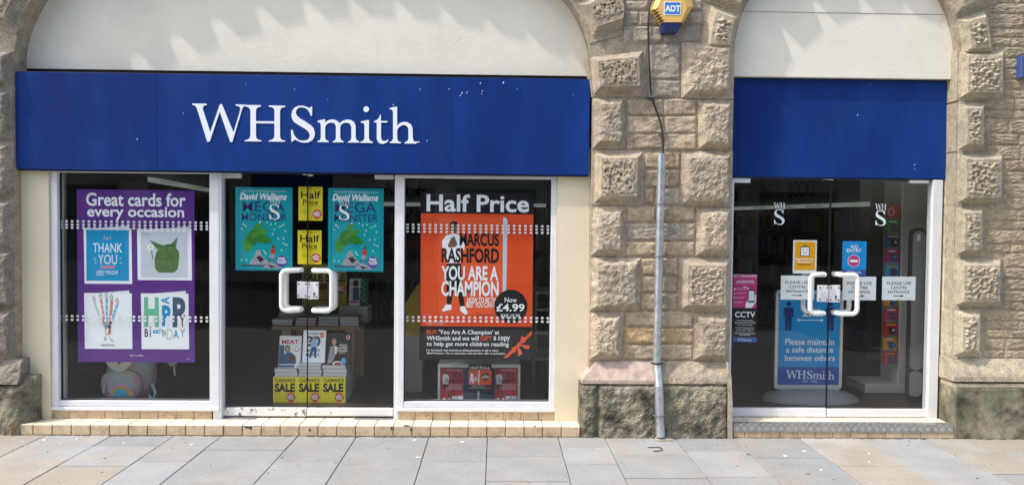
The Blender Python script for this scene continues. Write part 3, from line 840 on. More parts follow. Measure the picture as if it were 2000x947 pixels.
# right step: chequer plate nosing over tiles
rx0 = UX(1432, YS, 840); rx1 = UX(1862, YS, 840)
st2 = empty('narrow_step', (A2, YS, 0), B)
MB().box(rx0+.004, rx1-.004, YS+.008, 0.12, -0.01, ZT+.02).build('step_bed', GROUT, st2)
ZT2 = ZT+.03
tw2 = (rx1-rx0)/12.5
t0 = MB().bbox(-tw2/2+.0018, tw2/2-.0018, YS+.003, YS+.012, 0.002, 0.055, .003).build('riser_tile', TILE_R, st2)
for i in range(12):
    o = t0 if i == 0 else t0.copy()
    if i: COL.objects.link(o)
    place(o, st2, (rx0+.1+tw2*(i+.5), 0, 0))
MB().bbox(rx0+.005, rx0+.098, YS+.003, YS+.012, 0.002, 0.055, .003).build('riser_tile', TILE_R, st2)
for i in range(13):
    ax = rx0+.03+tw2*(i-.2); 
    poly = [(max(rx0+.006, ax+.003), -.262), (min(rx1-.006, ax+tw2-.003), -.262), (min(XJ0-.002, ax+tw2-.003), -.045), (max(rx0+.006, ax+.003), -.045)]
    if poly[2][0]-poly[3][0] < .02: continue
    MB().plan(poly, ZT2-.008, ZT2-.004+rnd.uniform(-.001, .001)).build('tread_tile', TILE_T, st2)
nos = MB().box(rx0, rx1, YS-.004, YS+.002, 0.053, ZT2+.001).box(rx0, rx1, YS+.002, YS+.07, ZT2-.004, ZT2+.001).build('nosing_plate', CHEQ, st2)
dm = MB(); nn = 30
for i in range(nn):
    cx = rx0+(rx1-rx0)*(i+.5)/nn
    for (cy_, r_) in ((0.082, .026), (0.112, .012)):
        sh = 0 if cy_ < .09 else (rx1-rx0)/nn/2
        for d_ in (-1, 0, 1):
            o = d_*r_*.42; L = r_*.72; s_ = 1 if (i+(cy_ > .09)) % 2 else -1
            c1 = (cx+sh+o*s_*.7, cy_+o*.7)
            ux, uz = .707*s_, -.707
            px_, pz_ = .0032*.707, .0032*.707*s_
            if c1[0]+L > rx1: continue
            v = [(c1[0]-ux*L-px_, c1[1]-uz*L-pz_), (c1[0]+ux*L-px_, c1[1]+uz*L-pz_), (c1[0]+ux*L+px_, c1[1]+uz*L+pz_), (c1[0]-ux*L+px_, c1[1]-uz*L+pz_)]
            dm.prism(v, YS-.0065, YS-.004)
    for yy in (YS+.018, YS+.045):
        dm.box(cx-.016, cx+.012, yy-.006, yy+.006, ZT2+.001, ZT2+.0035)
tag(dm.build('tread_diamonds', CHEQ2, st2), kind='stuff')

# ------------------------------------------------------------------ shop windows
def window(name, fx0, fx1, gx0, gx1, fy0, gy0, gy1, fy1):
    X0, X1 = UX(fx0, YF, 560), UX(fx1, YF, 560); G0, G1 = UX(gx0, YF, 560), UX(gx1, YF, 560)
    xm = (fx0+fx1)/2
    Z1, ZG1, ZG0, Z0 = UZ(fy0, YF, xm)+.03, UZ(gy0, YF, xm), UZ(gy1, YF, xm), UZ(fy1, YF, xm)
    w = empty(name, ((X0+X1)/2, YF, Z0), B)
    MB().bbox(X0, G0, YF, -.05, Z0, Z1, .004).build('frame_post', WHITE, w)
    MB().bbox(G1, X1, YF, -.05, Z0, Z1, .004).build('frame_post', WHITE, w)
    MB().bbox(G0, G1, YF+.002, -.05, ZG1, Z1, .003).build('top_rail', WHITE, w)
    MB().bbox(G0, G1, YF+.004, -.05, Z0+.03, ZG0, .004).build('bottom_rail', WHITE, w)
    MB().bbox(X0-.004, X1+.002, YF-.018, -.06, Z0, Z0+.028, .004).build('sill', WHITE, w)
    g = .006
    gk = MB().box(G0, G0+g, YG-.012, YG+.012, ZG0, ZG1).box(G1-g, G1, YG-.012, YG+.012, ZG0, ZG1).box(G0+g, G1-g, YG-.012, YG+.012, ZG1-g, ZG1).box(G0+g, G1-g, YG-.012, YG+.012, ZG0, ZG0+g)
    gk.build('gasket', GASKET, w)
    MB().box(G0+g, G1-g, YG-.004, YG+.004, ZG0+g, ZG1-g).build('pane', GLASS, w)
    return w
FILM = M('frosted film dots', (0.70, 0.74, 0.75), rough=0.6)
_p = FILM.node_tree.nodes['Principled BSDF']; _p.inputs['Alpha'].default_value = 0.72
def dots(w, px0, px1, n, rows, Y):
    mb = MB()
    for y_ in rows:
        for i in range(n):
            px = px0+(px1-px0)*i/(n-1)
            X, Z = U(px, y_[0]+(y_[1]-y_[0])*i/(n-1), Y)
            mb.box(X-.0105, X+.0105, Y-.001, Y+.0005, Z-.0095, Z+.0095)
    o = mb.build('dot_band', FILM, w)
    tag(o, kind='stuff')
w1 = window('shop_window', 99, 428, 113, 409, 334, 338, 783, 801)
dots(w1, 119, 404, 27, [(432, 435), (438.5, 441.5), (444.5, 447.5), (617, 620), (624, 627)], YG-.0055)
w2 = window('shop_window', 776, 1086, 789, 1075, 344, 349, 785, 803)
dots(w2, 796, 1070, 26, [(439, 442), (445.5, 448.5), (452, 455), (619, 621), (626, 628)], YG-.0055)
# door posts beside the centre doors
for a, c in ((414, 431), (771, 786)):
    pass
pc = [MB().bbox(UX(415, YF, 560), UX(432, YF, 560), YF+.006, -.05, ZT, 2.42, .003), MB().bbox(UX(770, YF, 560), UX(780, YF, 560), YF+.006, -.05, ZT, 2.42, .003)]
for k in pc: k.build('door_post', WHITE, B)

# ------------------------------------------------------------------ glass doors
def cbar(x, z0, z1, arm, y, r):
    """D-shaped pull seen from the street: vertical grip, rounded corners, arms going sideways then to the glass"""
    s = 1 if arm > 0 else -1
    pts = []
    L = abs(arm); c = .045
    pts.append((x+s*L, y+.055, z1)); pts.append((x+s*(L-.01), y+.012, z1)); pts.append((x+s*(L-.03), y, z1))
    for k in range(6):
        a = math.pi/2*k/5
        pts.append((x+s*(c-c*math.sin(a)), y, z1-c+c*math.cos(a)))
    for k in range(6):
        a = math.pi/2*k/5
        pts.append((x+s*(c-c*math.cos(a)), y, z0+c-c*math.sin(a)))
    pts.append((x+s*(L-.03), y, z0)); pts.append((x+s*(L-.01), y+.012, z0)); pts.append((x+s*L, y+.055, z0))
    return MB().tube(pts, r, 14)
def door(name, px0, px1, pyt, pyr, pyb, hinge, rail, hx, hy0, hy1, plate):
    X0, X1 = UX(px0, YD, 560), UX(px1, YD, 560); xm = (px0+px1)/2
    Z1, ZR, Z0 = UZ(pyt, YD, xm)+.06, UZ(pyr, YD, xm), UZ(pyb, YD, xm)
    d = empty(name, ((X0+X1)/2, YD, Z0), B)
    MB().box(X0+.002, X1-.002, YD-.005, YD+.005, ZR, Z1).build('pane', GLASS, d)
    sxe = X1-.0025 if hinge < 0 else X0+.0003
    MB().box(sxe, sxe+.0022, YD-.007, YD+.007, ZR+.001, Z1).build('leaf_gap_line', GASKET, d)  # black strip painted in for the dark gap between the leaves
    MB().bbox(X0+.002, X1-.002, YD-.022, YD+.022, Z0, ZR, .004).build('bottom_rail', rail, d)
    hxp = px0 if hinge < 0 else px1
    pw = 38
    a, c = (px0+1, px0+pw) if hinge < 0 else (px1-pw, px1-1)
    MB().bbox(UX(a, YD-.02, 342), UX(c, YD-.02, 342), YD-.022, YD+.022, UZ(pyt+11, YD, a), Z1+.002, .003).build('patch_fitting', WHITE, d)
    e0, e1 = (px1-9, px1-.5) if hinge < 0 else (px0+.5, px0+9)
    MB().bbox(UX(e0, YD-.02, 342), UX(e1, YD-.02, 342), YD-.018, YD+.018, UZ(pyt+5, YD, e0), Z1+.002, .003).build('top_catch', WHITE, d)
    s = 1 if hinge < 0 else -1
    hxw = UX(hx, YD-.08, 560)
    zt_, zb_ = UZ(hy0, YD-.08, hx), UZ(hy1, YD-.08, hx)
    ex = UX(px1 if hinge < 0 else px0, YD, 560)
    arm = s*(abs(ex-hxw)-.058)
    cbar(hxw, zb_, zt_, arm, YD-.08, .0208).build('pull_handle', HANDLE, d, smooth=True)
    mb = cbar(hxw, zb_, zt_, arm, 0, .0215)
    mb.v = [(x_, YD+.075-y_, z_) for x_, y_, z_ in mb.v]
    mb.build('inner_pull_handle', HANDLE, d, smooth=True)
    a, y0_, c, y1_ = plate
    PX0, PX1, PZ0, PZ1 = wall_rect(a, y0_, c, y1_, YD-.015)
    pl = MB().bbox(PX0, PX1, YD-.018, YD+.018, PZ0, PZ1, .002).build('lock_plate', PLATE, d)
    sc = MB()
    for fx in (.14, .86):
        for fz in (.14, .86):
            sc.tube([(PX0+(PX1-PX0)*fx, YD-.0205, PZ0+(PZ1-PZ0)*fz), (PX0+(PX1-PX0)*fx, YD-.0175, PZ0+(PZ1-PZ0)*fz)], .007, 10)
    if hinge > 0:
        sc.tube([((PX0+PX1)/2+.01, YD-.0205, PZ0+(PZ1-PZ0)*.33), ((PX0+PX1)/2+.01, YD-.0175, PZ0+(PZ1-PZ0)*.33)], .009, 10)
        sc.box((PX0+PX1)/2+.006, (PX0+PX1)/2+.014, YD-.02, YD-.017, PZ0+(PZ1-PZ0)*.12, PZ0+(PZ1-PZ0)*.32)
    sc.build('screws', SCREW, d)
    return d
door('glass_door', 432, 600.5, 337, 795, 811, -1, WORN, 550, 528, 606, (580.5, 550, 600, 582))
door('glass_door', 601, 770, 339, 796, 811, 1, WORN, 648, 529, 607, (601.5, 551, 621.5, 584))
door('glass_door', 1428, 1618, 346, 796, 812, -1, WHITE, 1583, 536, 612, (1598.5, 557, 1618, 589))
door('glass_door', 1619, 1816, 347, 798, 813, 1, WHITE, 1675, 537, 613, (1619.5, 557, 1640.5, 590))
MB().bbox(UX(1817, -.11, 560), UX(1836, -.11, 560), -.118, -.03, ZT, UZ(348, YFB_, 1826)-.015, .003).build('door_post', WHITE, B)
MB().bbox(UX(1424, -.11, 560), UX(1430, -.11, 560), -.118, -.03, ZT, UZ(348, YFB_, 1430)-.015, .003).build('door_post', WHITE, B)

# ------------------------------------------------------------------ fascia signs
YFA = -0.24
fz1, fz0 = UZ(148, YFA, 590), UZ(336, YFA, 590)
fx = [UX(31.5, YFA, 240), UX(306, YFA, 240), UX(882, YFA, 240), UX(1151.5, YFA, 240)]
sign = empty('fascia_sign', ((fx[0]+fx[3])/2, YFA, fz0))
tag(sign, 'long blue fascia board with raised white serif shop name over the wide shopfront', 'shop sign')
for a, c in zip(fx[:-1], fx[1:]):
    MB().bbox(a+.0004, c-.0004, YFA, YFA+.13, fz0, fz1, .0015).build('panel', FASCIA, sign)
MB().bbox(fx[0]+.001, fx[3]-.001, YFA+.02, YFA+.12, fz1+.0005, fz1+.006, .001).build('top_trim', FASCIA_D, sign)
MB().box(fx[0]+.002, fx[3]-.002, YFA+.02, YFA+.12, fz0-.012, fz0-.0005).build('bottom_trim', FASCIA_D, sign)
for ch in 'WHSmith':
    mb = MB()
    for p in GLYPH[ch]:
        mb.prism([U(360+x_/4.1667, 180+y_/4.1667, YFA) for x_, y_ in p], YFA-.006, YFA+.001)
    mb.build('letter', LETTER, sign)
mb = MB()
for px, py, s in [(358, 222, .005), (268, 272, .007), (575, 175, .005), (938, 163, .008), (942, 178, .006), (902, 182, .008), (899, 187, .006), (877, 174, .006), (912, 181, .007), (983, 162, .01), (941, 184, .005), (820, 175, .006),
                  (768, 205, .006), (1010, 175, .005), (1120, 186, .004), (640, 195, .004), (480, 164, .004), (834, 275, .006)]:
    X, Z = U(px, py, YFA)
    mb.prism([(X-s*.5, Z-s), (X+s*.6, Z-s*.3), (X+s*.4, Z+s*1.2), (X-s*.3, Z+s*.4)], YFA-.0012, YFA+.001)
X, Z = U(816, 277.5, YFA); mb.box(X-.03, X+.016, YFA-.003, YFA+.001, Z-.005, Z+.003)
tag(mb.build('paint_chips', LETTER, sign), kind='stuff')
YFB = -0.12
gz1, gz0 = UZ(156, YFB, 1640), UZ(347, YFB, 1640)
g0, g1 = UX(1428, YFB, 250), UX(1849, YFB, 250)
sign2 = empty('fascia_board', ((g0+g1)/2, YFB, gz0))
tag(sign2, 'plain blue fascia board without lettering above the narrow glass doors', 'shop sign')
MB().bbox(g0, g1, YFB, YFB+.08, gz0, gz1, .003).build('panel', FASCIA, sign2)
MB().box(g0, g1, YFB+.015, YFB+.07, gz0-.014, gz0-.0005).build('bottom_trim', FASCIA_D, sign2)
mb = MB()
for px, py, s in [(1675, 225, .006), (1786, 322, .006), (1700, 165, .004), (1786, 330, .004)]:
    X, Z = U(px, py, YFB); mb.prism([(X-s*.5, Z-s), (X+s*.6, Z-s*.3), (X+s*.4, Z+s*1.2), (X-s*.3, Z+s*.4)], YFB-.0012, YFB+.001)
tag(mb.build('paint_chips', LETTER, sign2), kind='stuff')

# ------------------------------------------------------------------ pipe, cable, alarm box
YPI = -0.335
def L3(px, py, Y): X, Z = U(px, py, Y); return (X, Y, Z)
pipe = empty('cable_conduit', L3(1290, 856, YPI-.06))
tag(pipe, 'upright galvanised steel conduit running down the central stone pier to the pavement', 'pipe')
MB().tube([L3(1292, 300, YPI), L3(1290, 400, YPI), L3(1287, 520, YPI), L3(1284, 640, YPI), L3(1283, 711, YPI)], .034, 18).build('upper_tube', GALV, pipe, smooth=True)
MB().tube([L3(1283, 709, YPI-.002), L3(1285, 728, YPI-.02), L3(1287, 757, YPI-.06)], .033, 18).build('swan_neck', GALV, pipe, smooth=True)
MB().tube([L3(1286.5, 752, YPI-.06), L3(1290, 852, YPI-.06)], .0385, 18).build('lower_tube', GALV, pipe, smooth=True)
for py, px in ((709, 1284), (399, 1290), (500, 1287.5), (811, 1288)):
    yy = YPI if py < 800 else YPI-.06
    c = L3(px, py, yy); r_ = .038 if py < 800 else .041
    big = py in (709,)
    b_ = MB().tube([(c[0], c[1], c[2]-.008), (c[0], c[1], c[2]+.008)], r_+.002, 18)
    for s_ in (-1, 1): b_.tube([(c[0]+s_*(r_+.008), c[1]+.02, c[2]), (c[0]+s_*(r_+.008), c[1]+.005, c[2])], .007, 8)
    b_.build('clip', M('dull zinc', (0.25, 0.26, 0.27), rough=.5, metal=.6) if not big else SCREW, pipe, smooth=True)
tag(MB().plan([(pipe.location.x-.05, YPI-.11), (pipe.location.x+.10, YPI-.11), (pipe.location.x+.09, YPI-.02), (pipe.location.x-.04, YPI-.02)], -.0, .012).build('concrete_patch', ST_GREY, pav))
cab = empty('black_cable', L3(1294, 300, -.30))
tag(cab, 'thin black cable curving down the pier from the alarm box into the conduit', 'cable')
YC = -.292
MB().tube([L3(1283, -20, YC), L3(1274, 0, YC), L3(1268, 14, YC), L3(1266, 50, YC), L3(1267, 100, YC), L3(1269, 140, YC), L3(1271, 180, YC-.005), L3(1276, 200, YC-.005), L3(1285, 225, YC-.005), L3(1292, 248, YC-.01), L3(1295, 270, YC-.02), L3(1295, 302, YPI)], .0075, 8).build('cable_run', BLACK, cab, smooth=True)
for px, py in ((1272, 189), (1294, 260)):
    c = L3(px, py, YC)
    k = MB().box(c[0]-.035, c[0]+.035, c[1]-.014, c[1]+.02, c[2]-.009, c[2]+.009)
    k.tube([(c[0]-.024, c[1]-.017, c[2]), (c[0]-.024, c[1]-.012, c[2])], .005, 8).tube([(c[0]+.024, c[1]-.017, c[2]), (c[0]+.024, c[1]-.012, c[2])], .005, 8)
    k.build('clip', M('grey clip', (0.14, 0.14, 0.14), rough=.5), cab)
YA = -0.40
al = empty('alarm_box', L3(1310, 62, YA+.12))
tag(al, 'yellow hexagonal burglar alarm box with blue base and logo label high on the pier', 'alarm box')
hexo = [(1274, 20), (1296, -22), (1336, -22), (1347, 16), (1329, 56), (1292, 56)]
AMB = M('alarm amber plastic', (0.76, 0.47, 0.13), rough=0.35, var=0.03); ABLU = M('alarm blue plastic', (0.012, 0.025, 0.13), rough=0.3)
back = [U(x_, y_, YA+.10) for x_, y_ in [(1271, 22), (1292, -28), (1340, -28), (1350, 17), (1331, 47), (1290, 50)]]
front = [U(x_, y_, YA) for x_, y_ in [(1281, 20), (1299, -18), (1330, -18), (1342, 16), (1330, 44), (1297, 44)]]
mb = MB(); n = 6
mb.add([(x_, YA, z_) for x_, z_ in front] + [(x_, YA+.03, z_) for x_, z_ in back] + [(x_, YA+.135, z_) for x_, z_ in back],
       [tuple(range(6))] + [(i, (i+1) % 6, 6+(i+1) % 6, 6+i) for i in range(6)] + [(6+i, 6+(i+1) % 6, 12+(i+1) % 6, 12+i) for i in range(6)] + [tuple(range(17, 11, -1))])
mb.build('cover', AMB, al)
bf = [U(x_, y_, YA+.005) for x_, y_ in [(1297, 45), (1330, 45), (1327, 53), (1299, 53)]]
bk = [U(x_, y_, YA+.03) for x_, y_ in [(1291, 47), (1331, 47), (1323, 64), (1295, 63)]]
bb = [(x_, z_) for x_, z_ in bk]
mb = MB(); mb.add([(x_, YA+.004, z_) for x_, z_ in bf] + [(x_, YA+.028, z_) for x_, z_ in bk] + [(x_, YA+.135, z_) for x_, z_ in bk],
       [(0,1,2,3)] + [(i, (i+1) % 4, 4+(i+1) % 4, 4+i) for i in range(4)] + [(4+i, 4+(i+1) % 4, 8+(i+1) % 4, 8+i) for i in range(4)] + [(11,10,9,8)])
mb.build('base', ABLU, al)
for k in range(5):
    t = k/4.0
    px, py = 1280+12*t, 22+22*t
    a = U(px-5, py+1, YA+.012); c = U(px+5, py-4.5, YA+.002)
    MB().prism([(a[0], a[1]-.004), (c[0], c[1]-.004), (c[0], c[1]+.004), (a[0], a[1]+.004)], YA-.001, YA+.03).build('vent_slot', BLACK, al)
X0, X1, Z0, Z1 = wall_rect(1297, 4, 1330, 30, YA-.002)
lb = MB().box(X0, X1, YA-.003, YA+.001, Z0, Z1).build('label', PW, al)
pn = Panel((0, 0, 100, 78), (X0, YA-.003, Z1), (X1-X0, 0, 0), (0, 0, Z0-Z1), (0, -1, 0), lb)
pn.rect('label_ground', 4, 4, 96, 74, M('print alarm blue', (0.05, 0.22, 0.52), rough=.4), 1)
pn.text('ADT', 6, 22, 96, 58, PW, 2, bold=0.035, name='logo')
# blue bracket at the right edge
bx_ = L3(1993, 150, -.30)
br_ = empty('sign_bracket', bx_); tag(br_, 'small blue metal bracket on the tooled wall at the right picture edge', 'bracket')
MB().bbox(bx_[0]-.015, bx_[0]+.02, -.33, -.255, bx_[2]-.01, bx_[2]+.175, .004).build('plate', M('blue bracket', (0.05, 0.09, 0.24), rough=.5), br_)
MB().box(bx_[0]+.021, bx_[0]+.3, -.33, -.30, bx_[2]+.02, bx_[2]+.14).build('arm', M('blue bracket'  , (0.05, 0.09, 0.24)), br_)
# dried weed at the left end of the step
mb = MB()
cx, cy_ = U(24, 850, YS-.02)[0], YS-.01
for k in range(26):
    a = rnd.uniform(-.5, 2.6) if k % 2 else rnd.uniform(0, 3.14); h_ = rnd.uniform(.03, .14)
    dx = rnd.uniform(-.03, .05); dy = rnd.uniform(-.05, .0)
    mb.tube([(cx+rnd.uniform(-.015, .02), cy_, .001), (cx+dx*.6, cy_+dy*.5, h_*.75), (cx+dx*1.3, cy_+dy, h_*(1 if k % 3 else .4))], [.003, .0025, .001], 5)
wd = empty('dried_weed', (cx, cy_, 0)); tag(wd, 'dried straw coloured weed at the left end of the tiled step', 'weed')
mb.build('stems', M('dry straw', (0.38, 0.28, 0.15), rough=.9, var=.2), wd)

# ------------------------------------------------------------------ posters inside the glass
YPO = -0.086                    # just behind the window panes
YPD = -0.070                    # just behind the door panes
# purple cards poster
o, p = sheet('poster', (151, 371, 380, 707), YPO, PPUR, 'purple greeting cards poster in the left shop window', 'poster')
p.text('Great cards for', 169, 377, 363, 403, PW, 2, bold=0.022); p.text('every occasion', 171, 404, 360, 430, PW, 2, bold=0.022)
for (a, b_, c, d_, sk) in ((164, 446, 257, 554, 1), (268, 447, 374, 546, 1), (164, 572, 257, 681, 1), (275, 572, 368, 681, 1)):
    p.polys('card_back_leaf', [[(a+2, b_+2), (c-5, b_-5.5), (c-5, b_+4), (a+2, b_+4)]], PPALEB, 1)
    p.polys('card', [[(a, b_), (c, b_), (c+1, d_), (a+1, d_)]], PW, 2)
p.rect('card_front', 169, 449, 252, 548, PBLUE, 3)
for t, q in (('THANK', (182, 475, 239, 493)), ('YOU', (192, 497, 229, 516)), ('VERY MUCH!', (188, 528, 230, 536))): p.text(t, *q, PW, 4)
p.rect('pill', 196, 519, 224, 524, PPLUM, 4); p.text('my my my', 198, 520, 222, 523.5, PRED, 5)
p.stroke('underline', [(188, 537.5, 204, 537.5)], .8, PW, 4)
p.polys('star', [[(210.5+(4 if k % 2 == 0 else 1.7)*math.sin(k*math.pi/5), 466-(4 if k % 2 == 0 else 1.7)*math.cos(k*math.pi/5)) for k in range(10)]], PPLUM, 4)
p.stroke('rays', [(202,466,205,466),(216,466,219,466),(204,461,206,463),(217,461,215,463),(183,503,189,505),(185,515,189,512),(233,505,238,503),(234,512,238,515),(183,508,188,508)], .8, PW, 4)
p.rect('card_picture', 275, 452, 367, 541, PLG, 3); p.text('hello', 278, 454, 294, 459, PGREY, 4)
# a plain green felt bag shape with a daisy stands in for the card's pictured figure
p.polys('green_shape', [[(302, 505), (306, 490), (316, 479), (330, 475), (343, 480), (350, 491), (350, 505), (347, 525), (340, 531), (310, 531), (303, 524)]], PGREEN2, 4)
p.polys('green_point', [[(308, 487), (292, 468), (318, 478)], [(332, 477), (347, 462), (344, 482)]], PGREEN2, 4)
p.polys('daisy', [[(294+8*math.cos(k*.5236)*(1 if k % 2 else .55), 482+8*math.sin(k*.5236)*(1 if k % 2 else .55)) for k in range(12)]], PW, 5)
p.circle('daisy_centre', 294, 482, 2.5, PYEL, 6)
p.stroke('stem', [(296, 489, 299, 505)], 1, PK, 5)
cand = [((184, 591), (200, 633), PPALE), ((197, 585), (204, 632), PSALM), ((208, 583), (208, 640), PSKY), ((218, 587), (213, 652), PSALM), ((229, 594), (212, 640), PSKY)]
for (a, b_), (c, d_), mt in cand:
    p.stroke('candle', [(a, b_, c, d_)], 5.2 if mt is PSALM and a > 210 else 4, mt, 4)
    p.polys('flame', [[(a-1, b_-2), (a-3.5, b_-6), (a-1, b_-13), (a+2, b_-7), (a+1, b_-2)]], PPALEB, 5)
    for q in range(4) if mt is not PPALE and a != 218 else ():
        t = .15+q*.22
        p.stroke('stripe', [(a+(c-a)*t-2, b_+(d_-b_)*t, a+(c-a)*t+2, b_+(d_-b_)*t+4)], 1.4, PW, 5)
p.stroke('outline', [(200,633,206,642),(206,642,214,634),(214,634,214,652),(205,640,206,653),(206,656,203,664),(203,664,208,661),(213,656,218,666),(218,666,221,663),(200,622,205,638),(216,630,205,636),(206,653,213,652)], .7, PK, 6)
p.stroke('flame_outline', [(x_, y_, x2_, y2_) for (a, b_), _, _ in cand for (x_, y_, x2_, y2_) in ((a-1,b_-2,a-3.5,b_-6),(a-3.5,b_-6,a-1,b_-13),(a-1,b_-13,a+2,b_-7),(a+2,b_-7,a+1,b_-2),(a-2,b_,a+2,b_))], .7, PK, 6)
p.text('Happy Birthday', 197, 671, 223, 677, PK, 4)
for t, q, mt, rt_ in (('H', (281, 579, 310, 638), PMINT, 0), ('A', (314, 578, 331, 593), PBLUE, 90), ('P', (316, 595, 333, 636), PBLUE, 0), ('P', (337, 579, 362, 638), PSLATE, 0), ('Y', (350, 613, 362, 638), PMAR, 0),
                      ('B', (282, 641, 289, 657), PK, 0), ('i', (291.5, 636, 295, 658), PGREY, 0), ('R', (298, 641, 314, 650), PBLUE, 90), ('TH', (315, 644, 323, 656), PK, 0), ('D', (325, 641, 338, 663), PPALE, 0), ('A', (338, 643, 349, 660), PBLUE, 0), ('Y', (351, 641, 362, 657), PGREY, 0)):
    p.text(t, *q, mt, 3, bold=0.045 if q[3]-q[1] > 30 else .02, rot=rt_)
p.text('Subject to availability.', 253, 692.5, 280, 695.5, PW, 2, bold=.02); p.text('WHS', 364, 699, 371, 701, PPALEB, 2)

# teal book posters on the doors (drawn in the ruler of an enlarged view of the first one)
PGREEN3 = P('mid green', (0.035, 0.22, 0.03), var=0.25, vscale=40)
def teal(px, label):
    o, p = sheet('poster', px, YPD, PTEAL, label, 'poster', ref=(98, 68, 655, 888), group='teal posters on the centre doors', thick=.004)
    p.frame('border', 128, 82, 628, 880, 4, PROY, 1)
    p.text('from MULTI-MILLION bestselling author', 160, 96, 600, 118, PPALEB, 2)
    p.text('David Walliams', 140, 125, 602, 192, PW, 2, bold=0.03, shear=.25)
    p.text('MEGA', 165, 205, 580, 308, PNAVY, 2, bold=0.01); p.text('MONSTER', 158, 322, 602, 398, PNAVY, 2, bold=0.01)
    # a sprig of plain green leaves in place of the pictured figure
    def leaf(ax, ay, bx, by, w):
        d_ = math.hypot(bx-ax, by-ay); ux, uy = (bx-ax)/d_, (by-ay)/d_
        prof = [(0, 0), (.15, .55), (.35, .95), (.55, 1), (.75, .7), (.9, .3), (1, 0)]
        return [(ax+ux*d_*t-uy*w*q, ay+uy*d_*t+ux*w*q) for t, q in prof] + [(ax+ux*d_*t+uy*w*q, ay+uy*d_*t-ux*w*q) for t, q in prof[-2:0:-1]]
    LV = [(205, 715, 235, 520, 48), (215, 600, 330, 480, 52), (250, 560, 425, 480, 38), (280, 560, 465, 600, 42), (270, 480, 368, 424, 26), (230, 620, 320, 600, 26)]
    for q_, lf in enumerate(LV): p.polys('green_leaf', [leaf(*lf)], PGREEN if q_ % 2 == 0 else PGREEN3, 2+q_*.3)
    p.stroke('leaf_ribs', [(a, b_, c, d_) for a, b_, c, d_, _ in LV], 4, PGREEN2, 4)
    p.polys('rock', [[(232, 830), (262, 770), (285, 745), (300, 690), (320, 682), (345, 690), (352, 735), (392, 775), (420, 800), (400, 832)], [(365, 860), (395, 815), (440, 805), (500, 830), (560, 865), (440, 870)]], PGREY, 2)
    p.polys('rock_shade', [[(300, 760), (340, 740), (380, 780), (340, 810)], [(420, 830), (500, 850), (440, 862)]], PDG, 3)
    p.rect('horizon', 160, 828, 380, 850, PSLATE, 1.5)
    p.polys('red_patch', [[(440, 680), (470, 668), (488, 690), (480, 725), (445, 725)]], PRED, 3); p.polys('grey_patch', [[(440, 727), (482, 727), (475, 772), (428, 760)]], PGREY, 3)
    p.circle('head_patch', 470, 652, 16, PBRN, 3); p.stroke('leg_patch', [(432, 765, 430, 805), (466, 770, 468, 805)], 8, PBRN, 3)
    p.circle('badge', 550, 795, 58, PVIO, 3, ry=57)
    for t, q in (('FREE', (515, 757, 586, 782)), ('VOLCANO', (500, 785, 600, 803)), ('INSIDE', (515, 804, 590, 820))): p.text(t, *q, PW, 4, bold=.03)
    sp = [(175, 430), (335, 412), (410, 412), (445, 432), (490, 425), (480, 483), (464, 525), (517, 574), (570, 570), (550, 685), (205, 788), (395, 722), (585, 497), (570, 435), (600, 635), (160, 478)]
    p.polys('sparkles', [[(x_+7*math.cos(k*1.0472), y_+7*math.sin(k*1.0472)) for k in range(6)] for x_, y_ in sp], PW, 2)
    p.stroke('comet_tails', [(178, 432, 208, 460), (570, 436, 520, 460), (598, 634, 555, 612), (393, 722, 370, 685), (152, 795, 170, 772)], 5, PPALEB, 2)
teal((460, 366, 571, 528), 'teal children\'s book poster on the left centre door')
teal((641, 368, 749, 530), 'teal children\'s book poster on the right centre door')

def offer_dot(p, cx, cy, r, k=2):
    p.circle('red_spot', cx, cy, r, PRED, k)
    for t, a, c, w in (('OUR', -.72, -.42, .42), ('BEST', -.36, .12, .78), ('OFFERS', .18, .55, .72)): p.text(t, cx-r*w, cy+r*a, cx+r*w, cy+r*c, PW, k+1, bold=.03)
def half(px, label):
    o, p = sheet('poster', px, YPD+.006, PYEL, label, 'poster', ref=(0, 0, 140, 195), group='yellow half price posters')
    p.stroke('fine_print', [(8, 11, 132, 11)], 4, P('dull olive', (0.36, 0.31, 0.03)), 1); p.text('Half', 14, 25, 128, 68, PK, 1, bold=.015); p.text('Price', 26, 73, 114, 105, PK, 1, bold=.012)
    p.text('when you pre-order for £5', 24, 110, 124, 117, PK, 1); p.text('Out on', 26, 132, 58, 138, PK, 1); p.text('Thursday', 24, 141, 60, 149, PK, 1); p.text('24 June', 26, 151, 58, 157, PK, 1)
    offer_dot(p, 108, 157, 27)
half((583, 365, 630, 431), 'upper yellow half price poster between the teal posters')
half((581.5, 450, 628, 516), 'lower yellow half price poster above the door lock plate')

# half price window poster
o, p = sheet('poster', (820, 376, 1041, 702), YPO, PK, 'orange and black half price book poster in the right shop window', 'poster')
p.text('Half Price', 832, 380, 1032, 414, PW, 2, bold=0.022)
p.rect('orange_field', 821.5, 417.5, 1040.5, 637, PORG, 1)
p.polys('pictured_book', [[(856, 427), (981, 424), (981, 612), (857, 616)]], PORG2, 2)
p.polys('book_edge', [[(981.5, 424), (985, 423), (990, 428), (989, 566), (981.5, 578)]], PLG, 2)
p.polys('pictured_top', [[(863, 470), (872, 459), (886, 456), (899, 459), (908, 470), (906, 490), (899, 482), (899, 513), (872, 514), (871, 485), (864, 492)]], PW, 3)
p.polys('pictured_head', [[(886+8*math.cos(k*.524), 444+12*math.sin(k*.524)) for k in range(12)]], PSKIN, 3)
p.polys('pictured_hair', [[(878, 441), (879, 434), (886, 431.5), (892, 434), (894, 441), (886, 438)]], PK, 4)
p.polys('pictured_hands', [[(882, 463), (887, 462), (893, 477), (889, 482), (876, 484), (874, 479)]], PSKIN, 4)
